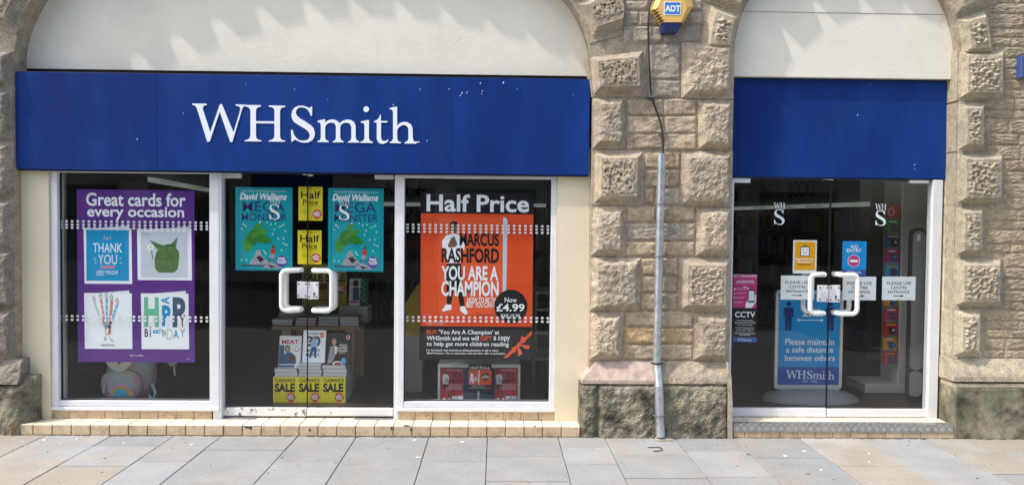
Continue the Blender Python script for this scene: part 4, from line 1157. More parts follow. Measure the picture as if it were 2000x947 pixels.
p.polys('pictured_trousers', [[(871, 515), (900, 514), (903, 560), (908, 597), (899, 599), (889, 545), (881, 596), (873, 594), (872, 560)]], PK, 3)
p.polys('pictured_shoes', [[(863, 606), (872, 594), (882, 595), (882, 604), (866, 608)], [(899, 598), (907, 597), (915, 611), (909, 614), (899, 606)]], PW, 4)
for t, q, mt in (('MARCUS', (897, 455, 974, 480), PK), ('RASHFORD', (862, 484, 974, 513), PK), ('YOU ARE A', (862, 519, 973, 547), PW), ('CHAMPION', (862, 548, 974, 578), PW)): p.text(t, *q, mt, 5, bold=.03)
p.text('HOW TO BE THE', 913, 580, 973, 590, PW, 5, bold=.02); p.text('BEST YOU CAN BE', 911, 589, 972, 600, PW, 5, bold=.02); p.text('Written with Carl Anka', 931, 611, 975, 616, PBRN, 3)
p.stroke('pictured_folds', [(868, 478, 874, 490), (899, 470, 897, 486), (880, 492, 884, 510), (893, 495, 890, 508), (876, 500, 878, 512)], 1.2, PLG, 4)
p.circle('price_spot', 998, 597, 32.5, PK, 6, n=36)
p.text('Now', 986, 579.5, 1010, 589, PW, 7, bold=.01); p.text('£4.99', 970, 592, 1025, 607, PW, 7, bold=.02); p.text('RRP £9.99', 979, 612, 1016, 619.5, PW, 7)
p.text('Half price refers to £4.99 during the offer', 834, 626.5, 903, 630, PW, 3); p.text('Subject to availability.', 834, 631, 868, 634, PW, 3)
p.text('BUY', 834, 644, 855, 653, PORG, 2, bold=.02); p.text("'You Are A Champion' at", 858, 643.5, 976, 655, PW, 2, bold=.014)
p.text('WHSmith and we will', 834, 655.5, 936, 664.5, PW, 2, bold=.014); p.text('GIFT', 939, 655.5, 962, 664.5, PORG, 2, bold=.02); p.text('a copy', 965, 656, 997, 667, PW, 2, bold=.014)
p.text('to help get more children reading', 834, 667, 995, 678, PW, 2, bold=.014)
p.text('For full details visit whsmith.co.uk/beachampion or ask in store.', 834, 681.5, 975, 687, PW, 2, bold=.01); p.text('#BeAChampion. Not in conjunction with any other offer or promotion.', 834, 687.5, 989, 692.5, PW, 2, bold=.01)
p.polys('ribbon', [[(984, 698), (993, 698), (1040.5, 651), (1040.5, 643.5)]], PORG, 2)
p.polys('bow', [[(1013, 673), (1001, 678), (999, 690), (1008, 687)], [(1017, 668), (1020, 655), (1030, 660), (1026, 668)], [(1018, 672), (1037, 674), (1033, 681), (1026, 679)], [(1014, 675), (1022, 689), (1014, 695), (1012, 684)]], PORG2, 3)
p.circle('knot', 1015, 672, 4, PORG2, 4)

# logos on the door glass and notices on the narrow doors
def logo(px, py, w, name, label, Y=YD-.0056):
    X0, X1, Z0, Z1 = wall_rect(px, py, px+w, py+w*2, Y)
    o = empty(name, ((X0+X1)/2, Y, Z0)); tag(o, label, 'sticker', 'serif logos on the door glass')
    pn = Panel((0, 0, 100, 200), (X0, Y, Z1), (X1-X0, 0, 0), (0, 0, Z0-Z1), (0, -1, 0), o)
    FR = M('frosted logo film', (0.66, 0.74, 0.76), rough=.5)
    pn.serif('WH', 0, 0, 100, 55, FR, 0, 'letters'); pn.serif('S', 5, 58, 98, 196, FR, 0, 'letters')
logo(525, 386, 22, 'logo_sticker', 'white logo on glass over the left teal poster')
logo(661, 387, 22, 'logo_sticker', 'white logo on glass over the right teal poster')
logo(1511, 396, 22, 'logo_sticker', 'white logo on the left leaf of the narrow doors')
logo(1709, 398, 22, 'logo_sticker', 'white logo on the right leaf of the narrow doors')

o, p = sheet('notice', (1549, 469, 1595, 534), YPD, PPALEB, 'amber notice with a smiling shopping bag on the narrow door', 'notice', ref=(470, 435, 627, 655))
p.rect('amber_field', 480, 445, 617, 633, PAMB, 1)
p.rect('bag', 520, 480, 577, 538, PW, 2); p.frame('bag_outline', 518, 478, 579, 540, 4, PK, 3); p.stroke('bag_handle', [(536, 480, 537, 470), (537, 470, 559, 470), (559, 470, 560, 480)], 4, PK, 3)
p.circle('eye', 536, 497, 4, PK, 3); p.circle('eye', 559, 497, 4, PK, 3); p.stroke('smile', [(533, 512, 540, 521), (540, 521, 555, 521), (555, 521, 562, 512)], 4, PRED, 3)
p.text('Shopworkers are', 486, 553, 606, 569, PW, 2, bold=.03); p.text('Keyworkers', 502, 572, 594, 588, PW, 2, bold=.03); p.text('#ShopKind', 504, 590, 590, 604, PBRN, 2, bold=.03)
o, p = sheet('notice', (1645, 471, 1692, 538), YPD, PBB, 'blue no entry notice on the right leaf of the narrow doors', 'notice', ref=(795, 443, 953, 663))
p.text('NO', 851, 467, 897, 487, PW, 2, bold=.015); p.text('ENTRY', 824, 491, 920, 514, PW, 2, bold=.015)
p.circle('disc_rim', 871, 569, 40, PW, 1, n=28); p.circle('disc', 871, 569, 37, PPINK, 2, n=28); p.rect('bar', 845, 562, 898, 577, PW, 3)
p.rect('blue_band', 795, 626, 953, 663, PROY, 1); p.serif('WHSmith', 824, 630, 922, 652, PW, 2)
def a4(px, label):
    o, p = sheet('paper_notice', px, YPD+.002, PPALEB, label, 'notice', ref=(0, 0, 216, 155), group='please use centre entrance papers')
    p.text('PLEASE USE', 29, 34, 188, 53, PK, 1, bold=.006); p.text('CENTRE', 56, 64, 160, 82, PK, 1, bold=.006); p.text('ENTRANCE', 38, 92, 178, 110, PK, 1, bold=.006)
    p.polys('arrow', [[(72, 124.5), (122, 124.5), (122, 120), (144, 127), (122, 134), (122, 129.5), (72, 129.5)]], PK, 1)
a4((1525, 538, 1590, 585), 'white paper entrance notice behind the left door handle'); a4((1646, 540, 1711, 586), 'white paper entrance notice behind the right door handle'); a4((1723, 540, 1788, 586), 'white paper entrance notice nearest the right door post')
o, p = sheet('poster', (1432, 536, 1478, 601), YPD, PPINK, 'magenta save time in store poster at the left of the narrow doors', 'poster', ref=(45, 58, 212, 297))
p.rect('pale_strip', 45, 58, 212, 78, PPLUM, 1); p.stroke('fine_print', [(62, 70, 104, 70)], 7, PPINK, 2); p.text('SAVE TIME IN STORE', 68, 101, 190, 114, PW, 1, bold=.03); p.stroke('rule', [(58, 120, 198, 120)], 2, PW, 1)
for k, y_ in enumerate((163, 193, 225, 258)):
    p.text(str(k+1), 52, y_-7, 60, y_+5, PW, 1, bold=.03); p.stroke('text_lines', [(66, y_-5, 66+[70, 75, 65, 50][k], y_-5), (66, y_+3, 66+[78, 50, 56, 46][k], y_+3)], 4, PPLUM, 1)
p.polys('arc_arrow', [[(112, 152), (122, 144), (140, 146), (152, 158), (157, 153), (156, 166), (144, 164), (148, 161), (138, 152), (124, 150)]], PW, 1)
p.polys('hand', [[(132, 297), (136, 262), (150, 246), (152, 225), (196, 200), (207, 202), (208, 255), (190, 278), (180, 297)]], PW, 1)
p.rect('phone', 152, 163, 197, 258, PK, 2); p.rect('phone_screen', 156, 174, 193, 246, PPALEB, 3)
o, p = sheet('notice', (1432, 602, 1478, 668), YPD, PK, 'black camera surveillance notice at the left of the narrow doors', 'notice', ref=(45, 300, 212, 540))
p.text('CCTV', 56, 323, 200, 364, PW, 1, bold=.02)
for k, (t, w) in enumerate((('In the interests of crime', 58), ('prevention, we use CCTV and', 72), ('Smoke Detectors to protect', 70), ('public and staff safety.', 54), ('For staff training purposes,', 65), ('we also occasionally use', 62), ('mystery video shoppers.', 58), ('WHSmith Customer Relations', 70), ('0333 600 5000', 38))):
    y_ = 380+k*11.5+(6 if k > 3 else 0)+(5 if k > 6 else 0); p.text(t, 128-w, y_, 128+w, y_+8, PW, 1, bold=.01)
p.rect('blue_band', 45, 505, 212, 540, PROY, 1); p.serif('WHSmith', 78, 511, 178, 533, PW, 2)

# ------------------------------------------------------------------ inside the shop
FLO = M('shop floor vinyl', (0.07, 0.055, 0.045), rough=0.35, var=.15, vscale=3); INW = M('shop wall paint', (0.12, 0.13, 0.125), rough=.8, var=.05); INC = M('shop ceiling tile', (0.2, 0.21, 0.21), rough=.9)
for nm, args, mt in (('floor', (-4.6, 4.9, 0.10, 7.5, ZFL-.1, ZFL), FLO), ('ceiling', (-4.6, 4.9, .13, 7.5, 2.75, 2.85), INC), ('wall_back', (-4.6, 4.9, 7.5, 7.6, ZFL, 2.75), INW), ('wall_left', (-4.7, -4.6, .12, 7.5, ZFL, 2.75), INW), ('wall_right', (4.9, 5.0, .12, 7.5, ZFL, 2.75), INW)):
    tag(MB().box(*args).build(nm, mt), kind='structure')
WB = empty('window_bed', (0, 0, 0), B)
for a, c in ((99, 428), (776, 1086)):
    MB().box(UX(a, 0, 700), UX(c, 0, 700), -.049, .11, ZT, ZFL-.002).build('shelf', FLO, WB)
MB().box(UX(430, 0, 700), UX(774, 0, 700), -.055, .099, ZT-.004, ZFL-.03).build('threshold', GROUT, WB)
MB().box(rx0+.01, XJ0, -.055, .099, ZT, ZFL-.03).build('threshold', GROUT, WB)

LAMP = M('fluorescent tube', (0.95, 1.0, 0.97), emit=2.2)
for k, (px, py, Y, L) in enumerate(((452, 370, 3.2, .5), (1062, 395, 4.2, .7), (1062, 404, 3.4, .7), (1562, 372, 5.0, .7), (1755, 375, 4.5, .7))):
    X, Z = U(px, py, Y)
    t = empty('strip_light', (X, Y, 2.74)); tag(t, ['short fluorescent strip light left of the left teal poster', 'rear fluorescent strip light beyond the half price window', 'front fluorescent strip light beyond the half price window', 'fluorescent strip light over the bestseller shelves', 'fluorescent strip light at the right of the narrow doors'][k], 'light', 'ceiling strip lights')
    MB().box(X-.05, X+.05, Y-L/2, Y+L/2, 2.69, 2.749).build('housing', INC, t)
    MB().tube([(X, Y-L/2+.02, 2.675), (X, Y+L/2-.02, 2.675)], .018, 8).build('tube', LAMP, t)

BKC = [M('book %d' % k, c, rough=.5) for k, c in enumerate([(0.30, 0.05, 0.05), (0.05, 0.10, 0.28), (0.42, 0.40, 0.36), (0.06, 0.20, 0.12), (0.40, 0.26, 0.05), (0.22, 0.10, 0.26), (0.10, 0.10, 0.11)])]
SHELF = M('shelf laminate', (0.22, 0.21, 0.19), rough=.6); HDR = M('shelf header board', (0.16, 0.20, 0.19), rough=.7); STRIP = M('lit shelf label', (0.60, 0.65, 0.58), emit=0.10); LETK = M('black header letters', (0.01, 0.01, 0.01))
def bookcase(A, Bp, label, words, strips, zs=2.05, hh=.45):
    """a run of shelving from floor point A to Bp, facing the street side"""
    W = math.hypot(Bp[0]-A[0], Bp[1]-A[1]); X, Y = (A[0]+Bp[0])/2, (A[1]+Bp[1])/2
    t = empty('bookcase', (X, Y, ZFL)); tag(t, label, 'bookcase', 'bookcases inside the shop')
    n_ = max(1, round(W/1.0))
    for k in range(n_+1): MB().box(X-W/2+W*k/n_-.012, X-W/2+W*k/n_+.012, Y, Y+.3, ZFL, zs).build('side_panel', SHELF, t)
    MB().box(X-W/2, X+W/2, Y+.305, Y+.325, ZFL, zs).build('back_panel', SHELF, t)
    for z in (.25, .62, .99, 1.36, 1.73):
        sh = MB().box(X-W/2+.016, X+W/2-.016, Y+.01, Y+.299, z-.02, z).build('shelf', SHELF, t)
        mbs = [MB() for _ in BKC]; x_ = X-W/2+.03
        while x_ < X+W/2-.06:
            w_ = rnd.uniform(.02, .045) if rnd.random() < .6 else rnd.uniform(.1, .14); h_ = rnd.uniform(.19, .27)
            if x_+w_ > X+W/2-.02: break
            rnd.choice(mbs).box(x_, x_+w_-.002, Y+.05, Y+.2, z+.001, z+h_); x_ += w_
        for mbk, mt in zip(mbs, BKC):
            if mbk.v: tag(mbk.build('book_row', mt, sh), kind='stuff')
    h = MB().box(X-W/2, X+W/2, Y+.02, Y+.06, zs+.055, zs+.055+hh).build('header_board', HDR, t)
    pn = Panel((0, 0, 100, 100), (X-W/2, Y+.02, zs+.055+hh), (W, 0, 0), (0, 0, -hh), (0, -1, 0), h, step=.003)
    for tx, a, c in words: pn.text(tx, a, 22, c, 76, LETK, 1, bold=.01)
    n = len(strips)
    for k, s_ in enumerate(strips):
        a, c = X-W/2+W*k/n+.03, X-W/2+W*(k+1)/n-.03
        sp = MB().box(a, c, Y-.03, Y+.019, zs, zs+.055).build('label_strip', STRIP, t)
        if s_: Panel((0, 0, 100, 10), (a, Y-.03, zs+.055), (c-a, 0, 0), (0, 0, -.055), (0, -1, 0), sp, step=.002).text(s_, 22, 2.2, 78, 7.8, LETK, 1)
    t.rotation_euler.z = math.atan2(Bp[1]-A[1], Bp[0]-A[0])
    return t
def at(px, Y): return (UX(px, Y, 380), Y)
bookcase(at(290, 2.2), at(408, 5.6), 'dark bookcase with lit labels seen above the purple poster', [], ['JIGSAWS', 'GAMES'], zs=2.24, hh=.3)
bookcase((-2.6, 6.9), (-.2, 6.9), 'rear bookcase seen dimly through the left centre door', [], ['', ''])
bookcase(at(735, 5.6), at(1070, 5.6), 'bookcase with art lettering between the centre door and right window', [('ART &', 3, 29)], ['', ''])
bookcase(at(1425, 6.8), at(1700, 2.6), 'bestselling books bookcase seen through the narrow doors', [('BESTSELLING', 4, 38), ('BOOKS', 50, 68)], ['', 'BESTSELLING HARDBACKS', 'BESTSELLING HARDBACKS', 'BESTSELLING HARDBACKS', ''])

# pale column, magazine rack and security pedestal behind the narrow doors
PILL = M('shop pillar paint', (0.62, 0.60, 0.53), rough=.7, var=.05)
X0, X1 = UX(1757, .75, 600), UX(1806, .75, 600)
t = empty('shop_pillar', ((X0+X1)/2, .9, ZFL)); tag(t, 'pale square pillar inside the narrow doors', 'pillar')
MB().bbox(X0, X0+.34, .75, 1.1, ZFL, 2.74, .01).build('shaft', PILL, t)
MB().bbox(X0-.34, X0+.36, .72, 1.14, ZFL, ZFL+.09, .01).build('base_shelf', PILL, t)
X0, X1 = UX(1731, .72, 600), UX(1757, .72, 600)
t = empty('magazine_rack', ((X0+X1)/2, .8, ZFL)); tag(t, 'tall narrow rack of bright magazines beside the pale pillar', 'magazine rack')
MB().box(X0, X1-.004, .78, .81, ZFL+.3, UZ(400, .72, 1745)).build('back_board', SHELF, t)
z1_ = UZ(400, .72, 1745); z0_ = UZ(715, .72, 1745); n = 11
mg = [PORG, PGREEN, PDEN, PPINK, PSKY, PRED, PAMB, PCRIM, PRED, PAMB, PCRIM]
for k in range(n):
    a, c = z1_-(z1_-z0_)*k/n, z1_-(z1_-z0_)*(k+1)/n
    m_ = MB().bbox(X0, X1-.006, .74, .779, c+.008, a-.004, .003).build('magazine', mg[k], t)
    pn = Panel((0, 0, 10, 10), (X0, .74, a-.004), (X1-.006-X0, 0, 0), (0, 0, c-a+.012), (0, -1, 0), m_)
    if k == 0: pn.circle('logo_ring', 3, 5, 2.6, PW, 1, ry=3); pn.circle('logo_ring_inner', 3, 5, 2, PORG, 2, ry=2.4)
    else: pn.polys('cover_picture', [[(2, 4), (5, 3), (8.5, 4.2), (9, 7), (6.5, 9), (3, 8.2), (3.8, 6)]], [PDEN, PSLATE, PDG][k % 3], 1); pn.rect('cover_title', 1.5, .8, 7+k % 3, 1.9, PPALEB if k % 2 else PAMB, 1); pn.polys('cover_spot', [[(6, 4.5), (8, 5), (7.6, 6.5), (6, 6.4)]], [PSKY, PCRIM, PPALE][k % 3], 2)
    MB().box(X0, X1-.006, .725, .739, c, c+.02).build('ledge', SHELF, t)
X0, X1 = UX(1779, .3, 600), UX(1811, .3, 600); za, zb = UZ(445, .3, 1795), UZ(775, .3, 1795)
t = empty('security_gate', ((X0+X1)/2, .35, ZFL)); tag(t, 'rounded grey anti-theft gate inside the right door post', 'security gate')
w = X1-X0
def rr(x0, x1, z0, z1, r): return [(x0, z0+r), (x0+.3*r, z0+.3*r), (x0+r, z0), (x1-r, z0), (x1-.3*r, z0+.3*r), (x1, z0+r), (x1, z1-r), (x1-.3*r, z1-.3*r), (x1-r, z1), (x0+r, z1), (x0+.3*r, z1-.3*r), (x0, z1-r)]
MB().prism(rr(X0, X1, ZFL, za, .06), .33, .37).build('frame', M('gate charcoal', (0.06, 0.065, 0.065), rough=.4), t)
MB().prism(rr(X0+.02, X1-.02, zb+.25, za-.03, .045), .322, .329).build('upper_panel', M('gate pale panel', (0.30, 0.31, 0.30), rough=.3), t)
MB().prism(rr(X0+.02, X1-.02, zb, zb+.24, .04), .322, .329).build('lower_panel', M('gate pale panel', (0.3, 0.31, 0.3)), t)
MB().box(X0+.055, X0+.085, .318, .321, za-.12, za-.06).build('label', PW, t)

# pavement-style sign board standing inside the narrow doors
YBO = .42
t = empty('sign_board', L3(1583, 795, YBO)); tag(t, 'blue safe distance sign board on a rounded grey base behind the narrow doors', 'sign board')
ALU = M('silver board frame', (0.55, 0.57, 0.57), rough=.35, metal=.5); BASE = M('grey moulded base', (0.20, 0.21, 0.22), rough=.6)
X0, X1, Z0, Z1 = wall_rect(1514, 567, 1646, 760, YBO)
lean = .05
MB().prism(rr(X0, X1, Z0, Z1, .03), YBO, YBO+.035).build('frame', ALU, t)
f_ = MB().box(X0+.03, X1-.03, YBO-.003, YBO-.0005, Z0+.045, Z1-.03).build('face', PBB, t)
p = Panel((352, 185, 800, 825), (X0+.03, YBO-.003, Z1-.03), (X1-X0-.06, 0, 0), (0, 0, Z0-Z1+.075), (0, -1, 0), f_)
p.rect('blue_band', 352, 700, 800, 825, PROY, 1); p.serif('WHSmith', 412, 722, 766, 786, PPALEB, 2); p.text('EST - 1792', 540, 794, 638, 809, PPALEB, 2)
for tx, q in (('Please maintain', (402, 500, 760, 545)), ('a safe distance', (410, 558, 754, 598)), ('between others', (402, 616, 766, 656))): p.text(tx, *q, PPALEB, 2, bold=.012)
for cx in (422, 728):
    p.circle('figure_head', cx, 258, 18, PMID, 1)
    p.polys('figure_body', [[(cx-26, 282), (cx+26, 282), (cx+37, 292), (cx+37, 352), (cx+28, 352), (cx+26, 300), (cx+23, 445), (cx+4, 445), (cx, 365), (cx-4, 445), (cx-23, 445), (cx-26, 300), (cx-28, 352), (cx-37, 352), (cx-37, 292)]], PMID, 1)
p.polys('double_arrow', [[(482, 370), (500, 358), (500, 367), (660, 367), (660, 358), (678, 370), (660, 382), (660, 373), (500, 373), (500, 382)]], PPALEB, 1)
p.text('2m', 520, 300, 640, 345, PPALEB, 1, bold=.02)
for px in (1537, 1628):
    X, Z = U(px, 760, YBO)
    MB().box(X-.055, X+.055, YBO+.002, YBO+.033, Z-.03, Z-.001).build('foot_bracket', ALU, t); MB().tube([(X, YBO+.017, ZFL+.02), (X, YBO+.017, Z-.029)], .022, 12).build('foot_post', BASE, t, smooth=True)
X, _ = U(1583, 795, YBO); a_ = (UX(1680, YBO, 790)-UX(1490, YBO, 790))/2
v, f = [], []
for j in range(7):
    tt = j/6; rr_ = math.cos(tt*math.pi/2*.92)
    for k in range(32):
        an = 2*math.pi*k/32
        v.append((X+a_*rr_*math.cos(an), YBO+.02+.24*rr_*math.sin(an), ZFL+.001+.11*math.sin(tt*math.pi/2)))
for j in range(6):
    for k in range(32): f.append((j*32+k, j*32+(k+1) % 32, (j+1)*32+(k+1) % 32, (j+1)*32+k))
f.append(tuple(6*32+k for k in range(32)))
mb = MB(); mb.v, mb.f = v, f; mb.build('base', BASE, t, smooth=True)

# table of books, sale box and books behind the centre doors
OAK = M('light oak', (0.36, 0.24, 0.13), rough=.5, var=.12, vscale=5, stretch=(1, 8, 8))
YT = .80
X0, X1 = UX(530, YT, 640), UX(703, YT, 640); ZTB = UZ(637, YT, 600)
t = empty('display_table', ((X0+X1)/2, YT+.3, ZFL)); tag(t, 'light oak display table stacked with books behind the centre doors', 'table')
MB().bbox(X0, X1, YT, YT+.75, ZTB-.035, ZTB, .003).build('table_top', OAK, t)
for xx in (X0+.13, X1-.11):
    for yy in (YT+.06, YT+.62): MB().box(xx-.045, xx+.045, yy, yy+.07, ZFL, ZTB-.0355).build('leg', OAK, t)
PAGES = M('book pages', (0.62, 0.60, 0.55), rough=.8)
def book(X0, X1, Y, z, th, cover, label, group, depth=.24, spine=None):
    t = empty('book', ((X0+X1)/2, Y+depth/2, z)); tag(t, label, 'book', group)
    c = .003
    MB().box(X0, X1, Y, Y+depth, z, z+c).box(X0, X1, Y, Y+depth, z+th-c, z+th).box(X1-c, X1, Y, Y+depth, z+c, z+th-c).build('cover', cover, t)
    MB().box(X0+.004, X1-c-.0005, Y+.004, Y+depth-.004, z+c+.0003, z+th-c-.0003).build('pages', PAGES, t)
    return t
def stack(px0, px1, Y, z, n, th, covers, where, group, jitter=.006):
    X0, X1 = UX(px0, Y, 640), UX(px1, Y, 640)
    od = ['lowest', 'second', 'third', 'fourth', 'fifth', 'sixth', 'seventh']
    for k in range(n):
        j = rnd.uniform(-jitter, jitter)
        book(X0+j, X1+j, Y+rnd.uniform(0, .008), z+.0006+k*(th+.0008), th, covers[k % len(covers)], ('topmost' if k == n-1 else od[k])+' book of the '+where, group)
    return z+n*(th+.0008)
BC = [M('cover grey', (0.30, 0.33, 0.36), rough=.4), M('cover plum', (0.28, 0.12, 0.2), rough=.4), M('cover pale blue', (0.32, 0.45, 0.52), rough=.4), M('cover charcoal', (0.05, 0.05, 0.055), rough=.4), M('cover cream', (0.6, 0.57, 0.5), rough=.4)]
gt = 'books stacked on the oak table'
stack(531, 571, YT+.03, ZTB, 2, .03, [BC[3], BC[4]], 'leftmost front stack on the oak table', gt)
stack(576, 617, YT+.03, ZTB, 3, .026, [BC[1], BC[1]], 'plum front stack on the oak table', gt)
stack(620, 660, YT+.03, ZTB, 3, .03, [BC[2], BC[3]], 'pale blue front stack on the oak table', gt)
stack(663, 700, YT+.03, ZTB, 3, .03, [BC[0], BC[4]], 'rightmost front stack on the oak table', gt)
stack(545, 595, YT+.36, ZTB, 4, .03, [BC[2], BC[0]], 'back stack at the left of the oak table', gt)
zt2 = stack(663, 718, YT+.36, ZTB, 5, .031, [BC[4], BC[2]], 'tall back stack at the right of the oak table', gt)
def cover_book(px, Y, col, label, draw, ref, leany=.06, thick=.025, zb=None):
    """a book standing upright, leaning back a little, cover to the street"""
    X0, X1, Z0, Z1 = wall_rect(*px, Y)
    if zb is not None: Z0 = zb
    t = empty('book', ((X0+X1)/2, Y, Z0)); tag(t, label, 'book', 'books standing cover out')
    ez = Vector((0, leany, Z1-Z0)); 
    q = lambda u, w, y_: (X0+(X1-X0)*u, Y+leany*w+y_, Z0+(Z1-Z0)*w)
    def slab(u0, u1, w0, w1, ya, yb): 
        v = [q(u0, w0, ya), q(u1, w0, ya), q(u1, w0, yb), q(u0, w0, yb), q(u0, w1, ya), q(u1, w1, ya), q(u1, w1, yb), q(u0, w1, yb)]
        return MB().add(v, [(0,3,2,1),(4,5,6,7),(0,1,5,4),(1,2,6,5),(2,3,7,6),(3,0,4,7)])
    c = slab(0, 1, 0, 1, 0, .003).build('front_cover', col, t)
    slab(.02, .985, .012, .988, .0034, thick-.0034).build('pages', PAGES, t); slab(0, 1, 0, 1, thick-.003, thick).build('back_cover', col, t)
    nrm = Vector((1, 0, 0)).cross(ez)
    if nrm.y > 0: nrm = -nrm
    p = Panel(ref, q(0, 1, 0), (X1-X0, 0, 0), -ez, nrm, c)
    draw(p); return t
YBX = .24
X0, X1 = UX(533, YBX, 765), UX(675, YBX, 765); ZBX = UZ(736, YBX, 600)
t = empty('display_cube', ((X0+X1)/2, YBX+.2, ZFL)); tag(t, 'white display cube faced with yellow sale cards behind the centre doors', 'display cube')
MB().bbox(X0, X1, YBX, YBX+.34, ZFL+.001, ZBX, .004).build('box', M('cube board', (0.50, 0.54, 0.54), rough=.5), t)
for k, pos in enumerate(('left', 'middle', 'right')):
    a = 533.5+k*47.2
    o, p = sheet('sale_card', (a, 736, a+46.6, 787), YBX-.004, PYEL, pos+' of the three yellow clearance sale cards on the display cube', 'sale card', ref=(155, 605, 362, 832), group='clearance sale cards', thick=.003)
    p.text('CLEARANCE', 170, 615, 348, 648, PDG, 1, bold=.03); p.text('SALE', 168, 658, 345, 735, PDG, 1, bold=.05); offer_dot(p, 309, 780, 40, 1)
gb = 'books stacked on the display cube'
z1_ = stack(535, 580, YBX+.03, ZBX, 2, .036, [BC[4], BC[0]], 'left stack on the display cube', gb)
z2_ = stack(583, 628, YBX+.03, ZBX, 4, .030, [BC[0], BC[2]], 'middle stack on the display cube', gb)
z3_ = stack(629, 676, YBX+.03, ZBX, 3, .034, [BC[2]], 'right stack on the display cube', gb)
def d_meat(p):
    p.rect('window_patch', 192, 335, 240, 515, PSLATE, 1); p.text('MEAT', 210, 290, 372, 326, PCRIM, 2, bold=.03)
    p.circle('hair', 270, 365, 26, PBRN, 1, ry=30); p.circle('face', 270, 367, 15, PSKIN2, 2, ry=20)
    p.polys('jacket', [[(250, 400), (300, 390), (345, 420), (360, 470), (340, 515), (240, 515), (235, 450), (210, 445)]], PDEN, 1); p.polys('cut', [[(285, 440), (320, 405), (355, 435), (345, 465), (300, 470)]], PBRN, 2)
    p.stroke('fine_print', [(200, 493, 360, 493)], 7, PPALEB, 3); p.circle('sticker', 357, 370, 19, PCRIM, 2); p.circle('sticker_inner', 357, 368, 14, PW, 3)
def d_30(p):
    p.text("JAMIE'S", 442, 228, 565, 248, PSLATE, 1, bold=.02); p.text('30', 438, 255, 562, 340, PSLATE, 1, bold=.05); p.text('MINUTE', 436, 360, 560, 382, PSLATE, 1, bold=.02); p.text('MEALS', 434, 392, 556, 416, PSLATE, 1, bold=.02)
    p.circle('head', 503, 262, 12, PSKIN2, 2, ry=15); p.polys('shirt', [[(485, 282), (521, 282), (536, 310), (530, 340), (478, 340), (472, 310)]], PLB, 2)
    p.polys('jeans', [[(480, 341), (528, 341), (530, 430), (512, 430), (503, 370), (480, 430), (462, 430)]], PDEN, 2); p.rect('sticker', 558, 228, 590, 268, PSALM, 2)
def d_it(p):
    p.circle('face', 670, 308, 20, PSKIN2, 1, ry=26); p.circle('hair', 668, 290, 22, PBRN, .5, ry=18); p.polys('apron', [[(635, 345), (690, 335), (695, 400), (660, 470), (615, 485)]], PGREY, 1); p.polys('shirt', [[(678, 340), (698, 345), (698, 400), (685, 402)]], PW, 2)
    p.text("Gennaro's", 722, 318, 792, 338, PPALEB, 1, bold=.02, shear=.3); p.text('CLASSIC', 702, 342, 800, 362, PW, 1, bold=.02, shear=.2); p.text('ITALIAN', 702, 366, 796, 386, PW, 1, bold=.02, shear=.2); p.text('COOKBOOK', 715, 390, 775, 400, PPALEB, 1)
    p.circle('dish', 712, 480, 50, PW, 1, ry=20); p.circle('food', 714, 482, 36, PCRIM, 2, ry=12); p.circle('blue_spot', 765, 460, 25, PSKY, 3); p.circle('sticker', 798, 270, 18, PW, 2); p.circle('sticker_inner', 798, 270, 13, PCRIM, 3)
yb_ = YBX+.05
cover_book((543, 658, 586, 715), yb_, PPALEB, 'white meat cookbook standing left on the display cube', d_meat, (190, 262, 398, 520), zb=z1_)
cover_book((590, 647, 634, 704), yb_, PW, 'white thirty minute meals cookbook standing in the middle of the display cube', d_30, (402, 212, 608, 468), zb=z2_)
cover_book((637, 652, 684, 709), yb_, PDG, 'black Italian cookbook standing right on the display cube', d_it, (605, 235, 828, 490), zb=z3_)
def d_veg(p): p.circle('person_shape', 865, 690, 18, PBRN, 1, ry=20); p.polys('coat', [[(848, 715), (885, 712), (892, 785), (850, 785)]], PDEN, 1); p.stroke('title_block', [(832, 690, 846, 690), (832, 700, 846, 700)], 7, PMINT, 1); p.stroke('title_line', [(832, 795, 888, 795)], 10, PCRIM, 2)
cover_book((681, 545, 702, 596), YT+.40, PPALEB, 'pale cookbook standing on the tall stack at the table right', d_veg, (826, 665, 893, 818), zb=zt2)
cover_book((703, 545, 718, 596), YT+.405, P('bottle green', (0.02, 0.16, 0.05)), 'green book standing at the right end of the oak table', lambda p: p.polys('dots', [[(2+3*(k % 2)+.6*math.cos(a), 1+k*1.0+.5*math.sin(a)) for a in (0, 1.05, 2.1, 3.14, 4.2, 5.2)] for k in range(8)], PPALE, 1), (0, 0, 10, 10), zb=zt2)
o, p = sheet('sale_board', (590, 516, 677, 600), YT+.44, P('mustard', (0.42, 0.35, 0.05)), 'dim yellow clearance sale board behind the door handles', 'sign board', ref=(565, 580, 822, 830), thick=.01)
p.text('CLEARANCE', 570, 602, 720, 626, PDG, 1, bold=.03); p.text('SALE SALE', 570, 632, 815, 682, PDG, 1, bold=.05); offer_dot(p, 790, 720, 28, 1); p.rect('dark_book', 655, 690, 712, 790, PBRN, 1); p.text('VEGAN', 660, 730, 712, 746, PAMB, 2, bold=.03); p.text('MADE', 668, 750, 708, 764, PAMB, 2, bold=.03); p.text('EASY', 664, 768, 710, 784, PAMB, 2, bold=.03)
MB().box(UX(600, YT+.46, 600), UX(606, YT+.46, 600), YT+.451, YT+.46, ZTB+.001, UZ(600, YT+.44, 600)+.05).build('easel_foot', SHELF, o); MB().box(UX(660, YT+.46, 600), UX(666, YT+.46, 600), YT+.451, YT+.46, ZTB+.001, UZ(600, YT+.44, 600)+.05).build('easel_foot', SHELF, o)

